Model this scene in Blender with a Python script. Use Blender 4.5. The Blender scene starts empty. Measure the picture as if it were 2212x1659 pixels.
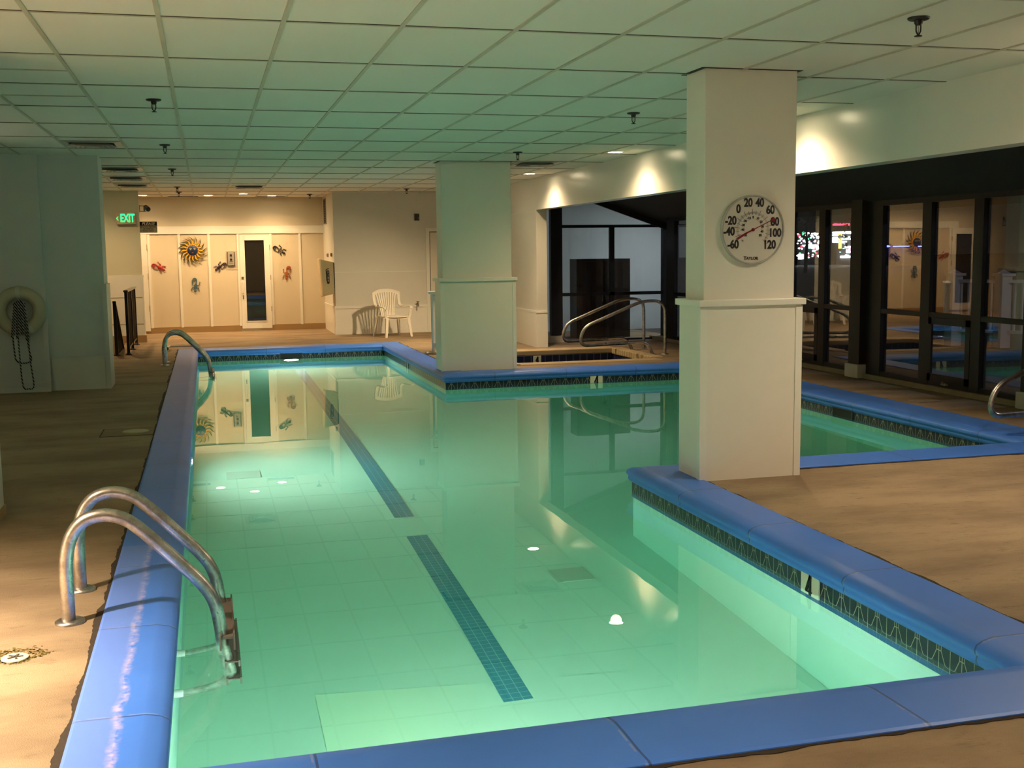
import bpy, math, random
from mathutils import Vector, Matrix
random.seed(7)
C = bpy.context.scene.collection
PI = math.pi

# ------------------------------------------------------------------ materials
MATS = {}
def nt(name):
    m = bpy.data.materials.new(name); m.use_nodes = True
    t = m.node_tree; t.nodes.clear()
    out = t.nodes.new('ShaderNodeOutputMaterial')
    return m, t, out
def N(t, typ, **kw):
    n = t.nodes.new(typ)
    for k, v in kw.items():
        if k.startswith('i_'):
            key = k[2:]
            n.inputs[int(key) if key.isdigit() else key.replace('_', ' ')].default_value = v
        else: setattr(n, k, v)
    return n
def mth(t, op, a, b=None, c=None, clamp=False):
    n = t.nodes.new('ShaderNodeMath'); n.operation = op; n.use_clamp = clamp
    for i, v in enumerate((a, b, c)):
        if v is None: continue
        if isinstance(v, (int, float)): n.inputs[i].default_value = v
        else: t.links.new(v, n.inputs[i])
    return n.outputs[0]
def mixc(t, fac, a, b):
    n = t.nodes.new('ShaderNodeMix'); n.data_type = 'RGBA'
    for i, v in ((0, fac), (6, a), (7, b)):
        if isinstance(v, (int, float)): n.inputs[i].default_value = v
        elif isinstance(v, tuple): n.inputs[i].default_value = (*v, 1) if len(v) == 3 else v
        else: t.links.new(v, n.inputs[i])
    return n.outputs[2]
def P(t, out, color=(.5, .5, .5), rough=.5, metal=0, spec=.5, bump=None, bstr=.1, bdist=.01):
    p = t.nodes.new('ShaderNodeBsdfPrincipled')
    if isinstance(color, tuple): p.inputs['Base Color'].default_value = (*color, 1)
    else: t.links.new(color, p.inputs['Base Color'])
    if isinstance(rough, (int, float)): p.inputs['Roughness'].default_value = rough
    else: t.links.new(rough, p.inputs['Roughness'])
    p.inputs['Metallic'].default_value = metal
    p.inputs['Specular IOR Level'].default_value = spec
    if bump is not None:
        b = t.nodes.new('ShaderNodeBump'); b.inputs['Strength'].default_value = bstr; b.inputs['Distance'].default_value = bdist
        t.links.new(bump, b.inputs['Height']); t.links.new(b.outputs[0], p.inputs['Normal'])
    t.links.new(p.outputs[0], out.inputs['Surface'])
    return p
def coords(t, kind='Object', scale=(1, 1, 1)):
    c = t.nodes.new('ShaderNodeTexCoord'); m = t.nodes.new('ShaderNodeMapping')
    m.inputs['Scale'].default_value = scale
    t.links.new(c.outputs[kind], m.inputs[0]); return m.outputs[0]
def noise(t, vec, scale=5, detail=4, rough=.6):
    n = t.nodes.new('ShaderNodeTexNoise'); n.inputs['Scale'].default_value = scale
    n.inputs['Detail'].default_value = detail; n.inputs['Roughness'].default_value = rough
    t.links.new(vec, n.inputs['Vector']); return n.outputs[0]
def ramp(t, fac, stops):
    r = t.nodes.new('ShaderNodeValToRGB'); e = r.color_ramp.elements
    while len(e) < len(stops): e.new(.5)
    for s, (p, c) in zip(e, stops):
        s.position = p; s.color = (*c, 1) if len(c) == 3 else c
    t.links.new(fac, r.inputs[0]); return r.outputs[0]
def simple(name, col, rough=.5, metal=0, spec=.5, var=.06, nscale=6, bstr=.03):
    if name in MATS: return MATS[name]
    m, t, out = nt(name)
    v = coords(t); n = noise(t, v, nscale)
    c = mixc(t, n, tuple(x*(1-var) for x in col), tuple(min(1, x*(1+var)) for x in col))
    n2 = noise(t, v, nscale*14, 3)
    P(t, out, c, rough, metal, spec, n2, bstr, .004)
    MATS[name] = m; return m
def emis(name, col, s):
    if name in MATS: return MATS[name]
    m, t, out = nt(name)
    e = N(t, 'ShaderNodeEmission'); e.inputs[0].default_value = (*col, 1); e.inputs[1].default_value = s
    t.links.new(e.outputs[0], out.inputs['Surface']); MATS[name] = m; return m

WARM = (1, .78, .56); WARM2 = (1, .63, .31)
# painted wall with a faint horizontal weave
def wallmat(name, col, rough=.55):
    m, t, out = nt(name)
    v = coords(t, scale=(1, 1, 1)); n = noise(t, v, 1.3, 3)
    c = mixc(t, n, tuple(x*.95 for x in col), tuple(min(1, x*1.03) for x in col))
    v2 = coords(t, scale=(6, 6, 90)); n2 = noise(t, v2, 3, 3)
    P(t, out, c, rough, 0, .4, n2, .12, .003)
    MATS[name] = m; return m
wall = wallmat('wall_paint', (.70, .68, .60))
wallblue = wallmat('wall_paint_grey', (.60, .65, .62))
trimw = simple('trim_paint', (.84, .82, .73), .35, var=.03)
soff = wallmat('soffit_gloss_paint', (.82, .79, .72), .22)
colpaint = simple('column_plaster', (.80, .77, .68), .5, var=.03, nscale=3, bstr=.12)
basebrown = simple('baseboard_brown', (.36, .23, .10), .45)
black = simple('black_metal', (.012, .011, .010), .4)
darkwood = simple('dark_brown_frame', (.009, .006, .004), .5, var=.2)
darkceil = simple('dark_brown_ceiling', (.020, .013, .008), .7, var=.2)
whitep = simple('white_plastic', (.80, .78, .74), .35)
chairp = simple('chair_resin', (.80, .74, .62), .4)
steel, t_, o_ = nt('brushed_steel')
_v = coords(t_); _n = noise(t_, _v, 9, 5, .7)
P(t_, o_, ramp(t_, _n, [(.40, (.40, .37, .34)), (.58, (.70, .68, .66))]), ramp(t_, _n, [(.35, (.42,)*3), (.7, (.24,)*3)]), 1, .5, noise(t_, _v, 60, 2), .04, .002)
MATS['steel'] = steel

# deck: rough tan concrete with dark worn streaks
deck, t_, o_ = nt('deck_concrete')
_v = coords(t_); big = noise(t_, coords(t_, scale=(.55, 1.3, 1)), 1.6, 5, .62)
med = noise(t_, coords(t_, scale=(2.6, 6.5, 1)), 2.6, 8, .74); fine = noise(t_, _v, 190, 2)
c1 = ramp(t_, big, [(.36, (.235, .165, .098)), (.60, (.385, .28, .17))])
c2 = mixc(t_, ramp(t_, med, [(.55, (0, 0, 0)), (.80, (1, 1, 1))]), c1, (.10, .07, .042))
fleck = noise(t_, coords(t_, scale=(5, 11, 1)), 5, 9, .82)
c2 = mixc(t_, mth(t_, 'MULTIPLY', ramp(t_, fleck, [(.56, (0, 0, 0)), (.68, (1, 1, 1))]), .55), c2, (.11, .075, .04))
c3 = mixc(t_, mth(t_, 'MULTIPLY', fine, .35), c2, (.20, .145, .09))
P(t_, o_, c3, .82, 0, .3, fine, .45, .006)
tan = simple('tan_coping_concrete', (.46, .33, .18), .7, var=.15, bstr=.2)
brickm = simple('tan_bullnose_brick', (.52, .38, .20), .6, var=.18)

# blue coping paint, with joints across it and a scuffed wear line
def copingmat():
    m, t, out = nt('blue_coping_paint')
    v = coords(t); n = noise(t, v, 2.2, 4); n2 = noise(t, v, 28, 4)
    uv = N(t, 'ShaderNodeUVMap'); sp = N(t, 'ShaderNodeSeparateXYZ'); t.links.new(uv.outputs[0], sp.inputs[0])
    base = mixc(t, n, (.05, .18, .68), (.075, .235, .84))
    u = sp.outputs[0]
    uw = mth(t, 'ADD', u, mth(t, 'MULTIPLY', noise(t, v, 4, 2), .010))
    fr = mth(t, 'ABSOLUTE', mth(t, 'SUBTRACT', mth(t, 'FRACT', mth(t, 'DIVIDE', uw, .98)), .5))
    joint = mth(t, 'LESS_THAN', fr, .0045)
    c = mixc(t, mth(t, 'MULTIPLY', joint, .7), base, (.03, .05, .15))
    fr2 = mth(t, 'ABSOLUTE', mth(t, 'SUBTRACT', mth(t, 'FRACT', mth(t, 'ADD', mth(t, 'DIVIDE', uw, .98), .012)), .5))
    pale = mth(t, 'MULTIPLY', mth(t, 'LESS_THAN', fr2, .004), mth(t, 'GREATER_THAN', n2, .5))
    c = mixc(t, mth(t, 'MULTIPLY', pale, .5), c, (.30, .33, .50))
    # worn strip down the middle of the left run
    ob = N(t, 'ShaderNodeTexCoord'); so = N(t, 'ShaderNodeSeparateXYZ'); t.links.new(ob.outputs['Object'], so.inputs[0])
    wob = mth(t, 'MULTIPLY', mth(t, 'SUBTRACT', noise(t, v, 3.1, 5, .75), .5), .07)
    d = mth(t, 'ABSOLUTE', mth(t, 'ADD', mth(t, 'ADD', so.outputs[0], .350), wob))
    strip = mth(t, 'MULTIPLY', mth(t, 'SUBTRACT', 1, mth(t, 'DIVIDE', d, .022), clamp=True), mth(t, 'LESS_THAN', so.outputs[1], 6.3))
    strip = mth(t, 'MULTIPLY', strip, mth(t, 'MULTIPLY', mth(t, 'SUBTRACT', n2, .36, clamp=True), 3.2, clamp=True))
    c = mixc(t, mth(t, 'MULTIPLY', strip, .75), c, (.66, .52, .66))
    sd = mth(t, 'MULTIPLY', mth(t, 'LESS_THAN', mth(t, 'ADD', mth(t, 'ADD', so.outputs[0], .350), wob), 0), mth(t, 'MULTIPLY', mth(t, 'GREATER_THAN', so.outputs[0], -.52), mth(t, 'LESS_THAN', so.outputs[1], 6.3)))
    c = mixc(t, mth(t, 'MULTIPLY', sd, .22), c, (.38, .42, .80))
    sc = ramp(t, noise(t, coords(t, scale=(1, 5, 1)), 7, 6, .75), [(.66, (0, 0, 0)), (.74, (1, 1, 1))])
    c = mixc(t, mth(t, 'MULTIPLY', sc, .30), c, (.28, .33, .55))
    h = mth(t, 'ADD', mth(t, 'MULTIPLY', n2, .5), mth(t, 'MULTIPLY', mth(t, 'SUBTRACT', 1, joint), 1))
    P(t, out, c, .42, 0, .5, h, .22, .004)
    return m
coping_m = copingmat()

# decorated waterline tile: UV unit = one tile, linework drawn with segment distances
def tilemat():
    m, t, out = nt('navy_line_tile')
    uv = N(t, 'ShaderNodeUVMap'); sp = N(t, 'ShaderNodeSeparateXYZ'); t.links.new(uv.outputs[0], sp.inputs[0])
    u = mth(t, 'FRACT', sp.outputs[0]); v = sp.outputs[1]
    a = mth(t, 'ABSOLUTE', mth(t, 'SUBTRACT', u, .5))      # mirrored: 0 centre .. .5 edge
    def seg(x0, y0, x1, y1, w):
        dx, dy = x1-x0, y1-y0; L2 = dx*dx+dy*dy
        px = mth(t, 'SUBTRACT', a, x0); py = mth(t, 'SUBTRACT', v, y0)
        h = mth(t, 'DIVIDE', mth(t, 'ADD', mth(t, 'MULTIPLY', px, dx), mth(t, 'MULTIPLY', py, dy)), L2, clamp=True)
        ex = mth(t, 'SUBTRACT', px, mth(t, 'MULTIPLY', h, dx)); ey = mth(t, 'SUBTRACT', py, mth(t, 'MULTIPLY', h, dy))
        d = mth(t, 'SQRT', mth(t, 'ADD', mth(t, 'MULTIPLY', ex, ex), mth(t, 'MULTIPLY', ey, ey)))
        return mth(t, 'LESS_THAN', d, w)
    segs = [seg(0, 0, 0, 1, .014), seg(.10, 1, .10, .80, .014), seg(.0, .80, .10, .80, .014), seg(.10, .80, .34, .34, .014),
            seg(.34, .34, .5, .34, .014), seg(.5, 0, .5, 1, .013), seg(0, .02, .5, .02, .012)]
    f = segs[0]
    for s in segs[1:]: f = mth(t, 'MAXIMUM', f, s)
    n = noise(t, coords(t), 9, 4)
    base = mixc(t, n, (.010, .016, .035), (.022, .034, .058))
    low = mth(t, 'LESS_THAN', v, .0)
    base = mixc(t, low, base, (.02, .09, .26))
    c = mixc(t, f, base, (.44, .39, .29))
    P(t, out, c, .28, 0, .5)
    return m
tile_m = tilemat()
def gridtile(name, col, grout, pitch=.052, gw=.05, rough=.3):
    m, t, out = nt(name)
    uv = N(t, 'ShaderNodeUVMap'); sp = N(t, 'ShaderNodeSeparateXYZ'); t.links.new(uv.outputs[0], sp.inputs[0])
    f = None
    for k in (0, 1):
        a = mth(t, 'ABSOLUTE', mth(t, 'SUBTRACT', mth(t, 'FRACT', mth(t, 'DIVIDE', sp.outputs[k], pitch)), .5))
        g = mth(t, 'GREATER_THAN', a, .5-gw)
        f = g if f is None else mth(t, 'MAXIMUM', f, g)
    c = mixc(t, f, mixc(t, noise(t, coords(t), 12), tuple(x*.85 for x in col), col), grout)
    P(t, out, c, rough, 0, .5); return m
stripe_m = gridtile('blue_lane_tile', (.05, .24, .36), (.30, .50, .52), .052, .035)
spatile_m = gridtile('navy_square_tile', (.012, .016, .07), (.30, .30, .28), .115, .03)

# pool plaster
plaster, t_, o_ = nt('pool_plaster')
_v = coords(t_); n1 = noise(t_, _v, .9, 5, .65); n2 = noise(t_, _v, 9, 5, .7)
cc = mixc(t_, n1, (.48, .67, .57), (.58, .75, .65))
cc = mixc(t_, mth(t_, 'MULTIPLY', ramp(t_, n2, [(.64, (0, 0, 0)), (.78, (1, 1, 1))]), .35), cc, (.30, .44, .33))
P(t_, o_, cc, .85, 0, .2)

palefl, t_, o_ = nt('pale_plaster')  # paler plaster tone that fades into the floor tone along x
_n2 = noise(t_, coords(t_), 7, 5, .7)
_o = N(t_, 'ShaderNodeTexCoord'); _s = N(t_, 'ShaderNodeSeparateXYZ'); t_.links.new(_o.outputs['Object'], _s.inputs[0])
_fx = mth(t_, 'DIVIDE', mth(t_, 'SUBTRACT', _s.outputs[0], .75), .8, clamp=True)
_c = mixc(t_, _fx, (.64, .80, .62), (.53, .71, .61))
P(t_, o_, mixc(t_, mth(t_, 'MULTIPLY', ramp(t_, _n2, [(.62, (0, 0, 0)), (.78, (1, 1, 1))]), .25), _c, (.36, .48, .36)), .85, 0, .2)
# water: clear refracting surface over a green absorbing volume
water, t_, o_ = nt('pool_water')
g = N(t_, 'ShaderNodeBsdfGlass'); g.inputs['IOR'].default_value = 1.333; g.inputs['Roughness'].default_value = 0
t_.links.new(g.outputs[0], o_.inputs['Surface'])
va = N(t_, 'ShaderNodeVolumeAbsorption'); va.inputs['Color'].default_value = (.37, .93, .77, 1); va.inputs['Density'].default_value = .30
t_.links.new(va.outputs[0], o_.inputs['Volume'])
nb = noise(t_, coords(t_), 1.1, 2); bb = N(t_, 'ShaderNodeBump'); bb.inputs['Strength'].default_value = .010; bb.inputs['Distance'].default_value = .05
t_.links.new(nb, bb.inputs['Height']); t_.links.new(bb.outputs[0], g.inputs['Normal'])

def glassmat(name, tint=.8, boost=1.0, ior=1.5):
    m, t, out = nt(name)
    fr = N(t, 'ShaderNodeLayerWeight'); fr.inputs[0].default_value = .5
    tr = N(t, 'ShaderNodeBsdfTransparent'); tr.inputs[0].default_value = (tint, tint, tint, 1)
    gl = N(t, 'ShaderNodeBsdfGlossy'); gl.inputs['Roughness'].default_value = .0; gl.inputs[0].default_value = (.95, .95, .95, 1)
    mx = N(t, 'ShaderNodeMixShader'); t.links.new(mth(t, 'ADD', .042*boost, mth(t, 'MULTIPLY', mth(t, 'POWER', fr.outputs[1], 4.6), boost*.96), clamp=True), mx.inputs[0])
    t.links.new(tr.outputs[0], mx.inputs[1]); t.links.new(gl.outputs[0], mx.inputs[2])
    t.links.new(mx.outputs[0], out.inputs['Surface']); return m
pane_m = glassmat('window_glass', .86, 2.0)
lens_m = glassmat('dial_lens', .98, .35)

# ceiling tile
ctile, t_, o_ = nt('ceiling_tile')
_v = coords(t_); n1 = noise(t_, _v, .8, 3); n2 = noise(t_, _v, 120, 2)
P(t_, o_, mixc(t_, n1, (.70, .69, .63), (.79, .775, .70)), .85, 0, .2, n2, .15, .003)
tee_m = simple('ceiling_tee', (.50, .48, .38), .55, var=.25, nscale=2)
crack_m = simple('shadow_gap', (.05, .045, .035), .9)

# ------------------------------------------------------------------ mesh builder
class MB:
    def __init__(s): s.v = []; s.f = []; s.sm = []; s.uv = {}
    def add(s, vs, fs, smooth=False, M=None):
        o = len(s.v)
        s.v += [tuple(M @ Vector(v)) if M is not None else tuple(v) for v in vs]
        for f in fs: s.f.append(tuple(i+o for i in f)); s.sm.append(smooth)
        return s
    def box(s, x0, x1, y0, y1, z0, z1, M=None):
        vs = [(x, y, z) for z in (z0, z1) for y in (y0, y1) for x in (x0, x1)]
        return s.add(vs, [(0, 2, 3, 1), (4, 5, 7, 6), (0, 1, 5, 4), (2, 6, 7, 3), (0, 4, 6, 2), (1, 3, 7, 5)], M=M)
    def bar(s, a, b, w, h=None, up=(0, 0, 1), w2=None, h2=None):
        a, b = Vector(a), Vector(b); d = (b-a).normalized(); h = h or w
        w2 = w if w2 is None else w2; h2 = h if h2 is None else h2
        r = d.cross(Vector(up))
        if r.length < 1e-4: r = d.cross(Vector((0, 1, 0)))
        r.normalize(); u = r.cross(d)
        vs = []
        for p, ww, hh in ((a, w, h), (b, w2, h2)):
            for i, j in ((-1, -1), (1, -1), (1, 1), (-1, 1)): vs.append(p+r*(ww/2*i)+u*(hh/2*j))
        return s.add(vs, [(0, 1, 2, 3)[::-1], (4, 5, 6, 7), (0, 1, 5, 4), (1, 2, 6, 5), (2, 3, 7, 6), (3, 0, 4, 7)])
    def tube(s, pts, r, n=14, closed=False, flat=None, M=None):
        pts = [Vector(p) for p in pts]; L = len(pts)
        rs = r if isinstance(r, (list, tuple)) else [r]*L
        T = []
        for i in range(L):
            if closed: d = pts[(i+1) % L]-pts[i-1]
            else: d = pts[min(i+1, L-1)]-pts[max(i-1, 0)]
            T.append(d.normalized())
        up = Vector((0, 1, 0)) if abs(T[0].y) < .9 else Vector((1, 0, 0))
        nrm = (up-T[0]*up.dot(T[0])).normalized(); vs = []
        for i in range(L):
            nrm = (nrm-T[i]*nrm.dot(T[i])).normalized(); bn = T[i].cross(nrm)
            for k in range(n):
                a = 2*PI*k/n
                q = nrm*math.cos(a)*rs[i]+bn*math.sin(a)*rs[i]
                vs.append(pts[i]+q)
        fs = []
        for i in range(L if closed else L-1):
            j = (i+1) % L
            for k in range(n): fs.append((i*n+k, i*n+(k+1) % n, j*n+(k+1) % n, j*n+k))
        s.add(vs, fs, True, M)
        if not closed:
            s.add(vs[:n], [tuple(range(n))[::-1]], False, M); s.add(vs[-n:], [tuple(range(n))], False, M)
        return s
    def lathe(s, prof, n=32, M=None, smooth=True, caps=(1, 1)):
        vs = []; fs = []
        for r, z in prof:
            for k in range(n): a = 2*PI*k/n; vs.append((r*math.cos(a), r*math.sin(a), z))
        for i in range(len(prof)-1):
            for k in range(n): fs.append((i*n+k, i*n+(k+1) % n, (i+1)*n+(k+1) % n, (i+1)*n+k))
        s.add(vs, fs, smooth, M)
        if caps[0]: s.add(vs[:n], [tuple(range(n))[::-1]], False, M)
        if caps[1]: s.add(vs[-n:], [tuple(range(n))], False, M)
        return s
    def ell(s, c, r, n=12, M=None):
        vs = []; fs = []
        for i in range(n+1):
            th = PI*i/n
            for k in range(n*2):
                a = PI*k/n; vs.append((c[0]+r[0]*math.sin(th)*math.cos(a), c[1]+r[1]*math.sin(th)*math.sin(a), c[2]+r[2]*math.cos(th)))
        m = n*2
        for i in range(n):
            for k in range(m): fs.append((i*m+k, (i+1)*m+k, (i+1)*m+(k+1) % m, i*m+(k+1) % m))
        return s.add(vs, fs, True, M)
    def prism(s, poly, z0, z1, M=None):
        n = len(poly)
        vs = [(x, y, z0) for x, y in poly]+[(x, y, z1) for x, y in poly]
        fs = [tuple(range(n))[::-1], tuple(range(n, 2*n))]+[(i, (i+1) % n, n+(i+1) % n, n+i) for i in range(n)]
        return s.add(vs, fs, M=M)
    def build(s, name, mat, parent=None, uvs=None):
        me = bpy.data.meshes.new(name); me.from_pydata(s.v, [], s.f); me.validate(); me.update()
        for p, k in zip(me.polygons, s.sm): p.use_smooth = k
        if uvs:
            l = me.uv_layers.new(name='UVMap')
            for p in me.polygons:
                for li in p.loop_indices: l.data[li].uv = uvs[me.loops[li].vertex_index]
        me.materials.append(mat)
        o = bpy.data.objects.new(name, me); C.objects.link(o)
        if parent: o.parent = parent
        return o
def tag(o, label=None, cat=None, group=None, kind=None):
    for k, v in (('label', label), ('category', cat), ('group', group), ('kind', kind)):
        if v: o[k] = v
    return o
def empty(name, loc, label, cat, group=None, rz=0, kind=None):
    o = bpy.data.objects.new(name, None); C.objects.link(o); o.location = loc; o.rotation_euler.z = rz
    o.empty_display_size = .1
    return tag(o, label, cat, group, kind)
def struct(o): o['kind'] = 'structure'; return o
def copy_tree(o, parent=None):
    c = o.copy(); C.objects.link(c); c.parent = parent
    for ch in list(bpy.data.objects):
        if ch.parent == o and ch != c: copy_tree(ch, c)
    return c
def bevel(o, w=.004, seg=2):
    m = o.modifiers.new('bevel', 'BEVEL'); m.width = w; m.segments = seg; m.limit_method = 'ANGLE'; return o
def smooth_path(pts, step=6, closed=False):
    P_ = [Vector(p) for p in pts]; out = []; n = len(P_)
    for i in range(n if closed else n-1):
        g = (lambda k: P_[k % n]) if closed else (lambda k: P_[max(0, min(n-1, k))])
        a, b, c, d = g(i-1), g(i), g(i+1), g(i+2)
        for k in range(step):
            u = k/step
            out.append(.5*((2*b)+(c-a)*u+(2*a-5*b+4*c-d)*u*u+(3*b-a-3*c+d)*u**3))
    if not closed: out.append(P_[-1])
    return out
def fillet(pts, r, seg=8):
    """polyline with rounded corners; r may be a list"""
    P_ = [Vector(p) for p in pts]; out = [P_[0]]
    for i in range(1, len(P_)-1):
        a, b, c = P_[i-1], P_[i], P_[i+1]; rr = r[i-1] if isinstance(r, (list, tuple)) else r
        d1 = (a-b); d2 = (c-b); l = min(rr, d1.length*.49, d2.length*.49)
        p, q = b+d1.normalized()*l, b+d2.normalized()*l
        for k in range(seg+1):
            u = k/seg; out.append(p*(1-u)**2+b*2*u*(1-u)+q*u*u)
    out.append(P_[-1]); return out
def text(name, body, size, mat, parent, M, depth=.002, sx=1, off=0, shear=0, align='CENTER'):
    cu = bpy.data.curves.new(name, 'FONT'); cu.body = body; cu.size = size; cu.extrude = depth; cu.offset = off; cu.shear = shear
    cu.align_x = align; cu.align_y = 'CENTER'; cu.resolution_u = 6
    tmp = bpy.data.objects.new(name, cu)
    me = bpy.data.meshes.new_from_object(tmp)
    bpy.data.objects.remove(tmp)
    me.transform(M @ Matrix.Diagonal((sx, 1, 1, 1)))
    me.materials.clear(); me.materials.append(mat)
    o = bpy.data.objects.new(name, me); C.objects.link(o)
    if parent: o.parent = parent
    return o
def join_text(name, items, mat, parent):
    """several strings as one mesh: items = (body, size, sx, off, shear, M)"""
    V, F = [], []
    for body, size, sx, off, shear, M in items:
        o = text('t', body, size, mat, None, M, .001, sx, off, shear)
        k = len(V); V += [tuple(v.co) for v in o.data.vertices]; F += [tuple(i+k for i in p.vertices) for p in o.data.polygons]
        bpy.data.objects.remove(o)
    b = MB(); b.add(V, F); return b.build(name, mat, parent)
FACE = Matrix.Rotation(PI/2, 4, 'X')       # text standing up, read from -y
def at(x, y, z): return Matrix.Translation((x, y, z)) @ FACE

# ------------------------------------------------------------------ levels and plan
H = 2.745; WZ = -.18; FZ = -1.38
L, R1, R2, Y0, Y1, Y2, Y3 = -.22, 2.93, 6.33, 3.45, 7.57, 14.23, 19.42
POOL = [(L, Y0), (R1, Y0), (R1, Y1), (R2, Y1), (R2, Y2), (R1, Y2), (R1, Y3), (L, Y3)]   # counter-clockwise
CW = [.38, .28, .42, .40, .30, .28, .34, .28]                                      # coping width per edge
def offset_loop(loop, ds):
    n = len(loop); out = []
    for i in range(n):
        p0, p1, p2 = Vector(loop[i-1]), Vector(loop[i]), Vector(loop[(i+1) % n])
        d1, d2 = (p1-p0).normalized(), (p2-p1).normalized()
        n1, n2 = Vector((d1.y, -d1.x)), Vector((d2.y, -d2.x))     # outward for ccw
        a, b = ds[i-1], ds[i]
        # all edges are axis aligned and meet at right angles
        out.append(tuple(p1+n1*a+n2*b))
    return out
OUT = offset_loop(POOL, CW)

# ---- floor with pool, spa and stair openings
SPA = (4.12, 6.20, 15.22, 16.92)
STAIR = (-2.35, -1.47, 19.0, 21.55)
def inside(poly, x, y):
    r = False; n = len(poly)
    for i in range(n):
        (x0, y0), (x1, y1) = poly[i], poly[(i+1) % n]
        if (y0 > y) != (y1 > y) and x < (x1-x0)*(y-y0)/(y1-y0)+x0: r = not r
    return r
xs = sorted({-3.2, 8.2, SPA[0], SPA[1], STAIR[0], STAIR[1]} | {p[0] for p in OUT})
ys = sorted({-2.6, 24.3, SPA[2], SPA[3], STAIR[2], STAIR[3]} | {p[1] for p in OUT})
fb = MB()
for i in range(len(xs)-1):
    for j in range(len(ys)-1):
        cx, cy = (xs[i]+xs[i+1])/2, (ys[j]+ys[j+1])/2
        if inside(OUT, cx, cy): continue
        if SPA[0] < cx < SPA[1] and SPA[2] < cy < SPA[3]: continue
        if STAIR[0] < cx < STAIR[1] and STAIR[2] < cy < STAIR[3]: continue
        fb.add([(xs[i], ys[j], 0), (xs[i+1], ys[j], 0), (xs[i+1], ys[j+1], 0), (xs[i], ys[j+1], 0)], [(0, 1, 2, 3)])
struct(fb.build('floor', deck))
# stairwell going down
sb = MB()
for k in range(9):
    y = STAIR[2]+.28*k
    sb.box(STAIR[0], STAIR[1], y, min(y+.28, STAIR[3]), -2.2, -.18*(k+1))
sb.box(STAIR[0]-.05, STAIR[0], STAIR[2], STAIR[3], -2.2, -.001); sb.box(STAIR[1], STAIR[1]+.05, STAIR[2], STAIR[3], -2.2, -.001)
sb.box(STAIR[0], STAIR[1], STAIR[3], STAIR[3]+.05, -2.2, -.001)
struct(sb.build('floor_stairwell', basebrown))

# ---- pool basin
pb = MB()
n = len(POOL)
for i in range(n):
    (x0, y0), (x1, y1) = POOL[i], POOL[(i+1) % n]
    pb.add([(x0, y0, FZ), (x1, y1, FZ), (x1, y1, -.02), (x0, y0, -.02)], [(0, 1, 2, 3)])
    # small cove at the foot of the wall is left square
px = sorted({p[0] for p in POOL}); py = sorted({p[1] for p in POOL})
for i in range(len(px)-1):
    for j in range(len(py)-1):
        if inside(POOL, (px[i]+px[i+1])/2, (py[j]+py[j+1])/2):
            pb.add([(px[i], py[j], FZ), (px[i+1], py[j], FZ), (px[i+1], py[j+1], FZ), (px[i], py[j+1], FZ)], [(0, 1, 2, 3)])
basin = pb.build('pool_basin', plaster); struct(basin)
def band(loop, dist, z0, z1, mat, name, vs, parent, thick=.012, pitch=.1525):
    b = MB(); uv = {}; run = 0; nn = len(loop); inn = offset_loop(loop, [-dist]*nn)
    for i in range(nn):
        (x0, y0), (x1, y1) = inn[i], inn[(i+1) % nn]
        l = math.hypot(x1-x0, y1-y0); k = len(b.v); rep = round(l/pitch)
        for q, (x, y, z, u, v) in enumerate(((x0, y0, z0, 0, vs[0]), (x1, y1, z0, rep, vs[0]), (x1, y1, z1, rep, vs[1]), (x0, y0, z1, 0, vs[1]))):
            uv[k+q] = (u, v)
        b.add([(x0, y0, z0), (x1, y1, z0), (x1, y1, z1), (x0, y0, z1)], [(0, 1, 2, 3)])
        k = len(b.v); uv.update({k+q: (0, -.5) for q in range(4)})
        (a0, b0), (a1, b1) = loop[i], loop[(i+1) % nn]
        b.add([(x0, y0, z0), (x1, y1, z0), (a1, b1, z0), (a0, b0, z0)], [(0, 3, 2, 1)])
    return b.build(name, mat, parent, uv)
band(POOL, .008, -.325, -.098, tile_m, 'tile_band', (-.50, 1), basin)

# lane stripe on the pool floor
def stripe(y0, y1):
    b = MB(); uv = {}
    for q, (x, y) in enumerate(((1.335, y0), (1.49, y0), (1.49, y1), (1.335, y1))): uv[q] = (x-1.335, y)
    b.add([(1.335, y0, FZ+.004), (1.49, y0, FZ+.004), (1.49, y1, FZ+.004), (1.335, y1, FZ+.004)], [(0, 1, 2, 3)])
    return b.build('lane_stripe', stripe_m, basin, uv)
stripe(5.22, 8.04); stripe(8.57, 18.7)
b = MB(); b.prism([(.44, Y0+.003), (R1-.003, Y0+.003), (R1-.003, 5.3), (1.6, 5.42), (.44, 5.56)], FZ, FZ+.003); b.build('pale_floor_area', palefl, basin)  # paler area at the front of the pool floor
b = MB(); b.box(.1, .4, 10.3, 10.6, FZ, FZ+.012); b.box(2.1, 2.35, 6.75, 7.0, FZ, FZ+.012)
b.build('main_drain_cover', simple('drain_cover', (.42, .52, .44), .6), basin)

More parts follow.
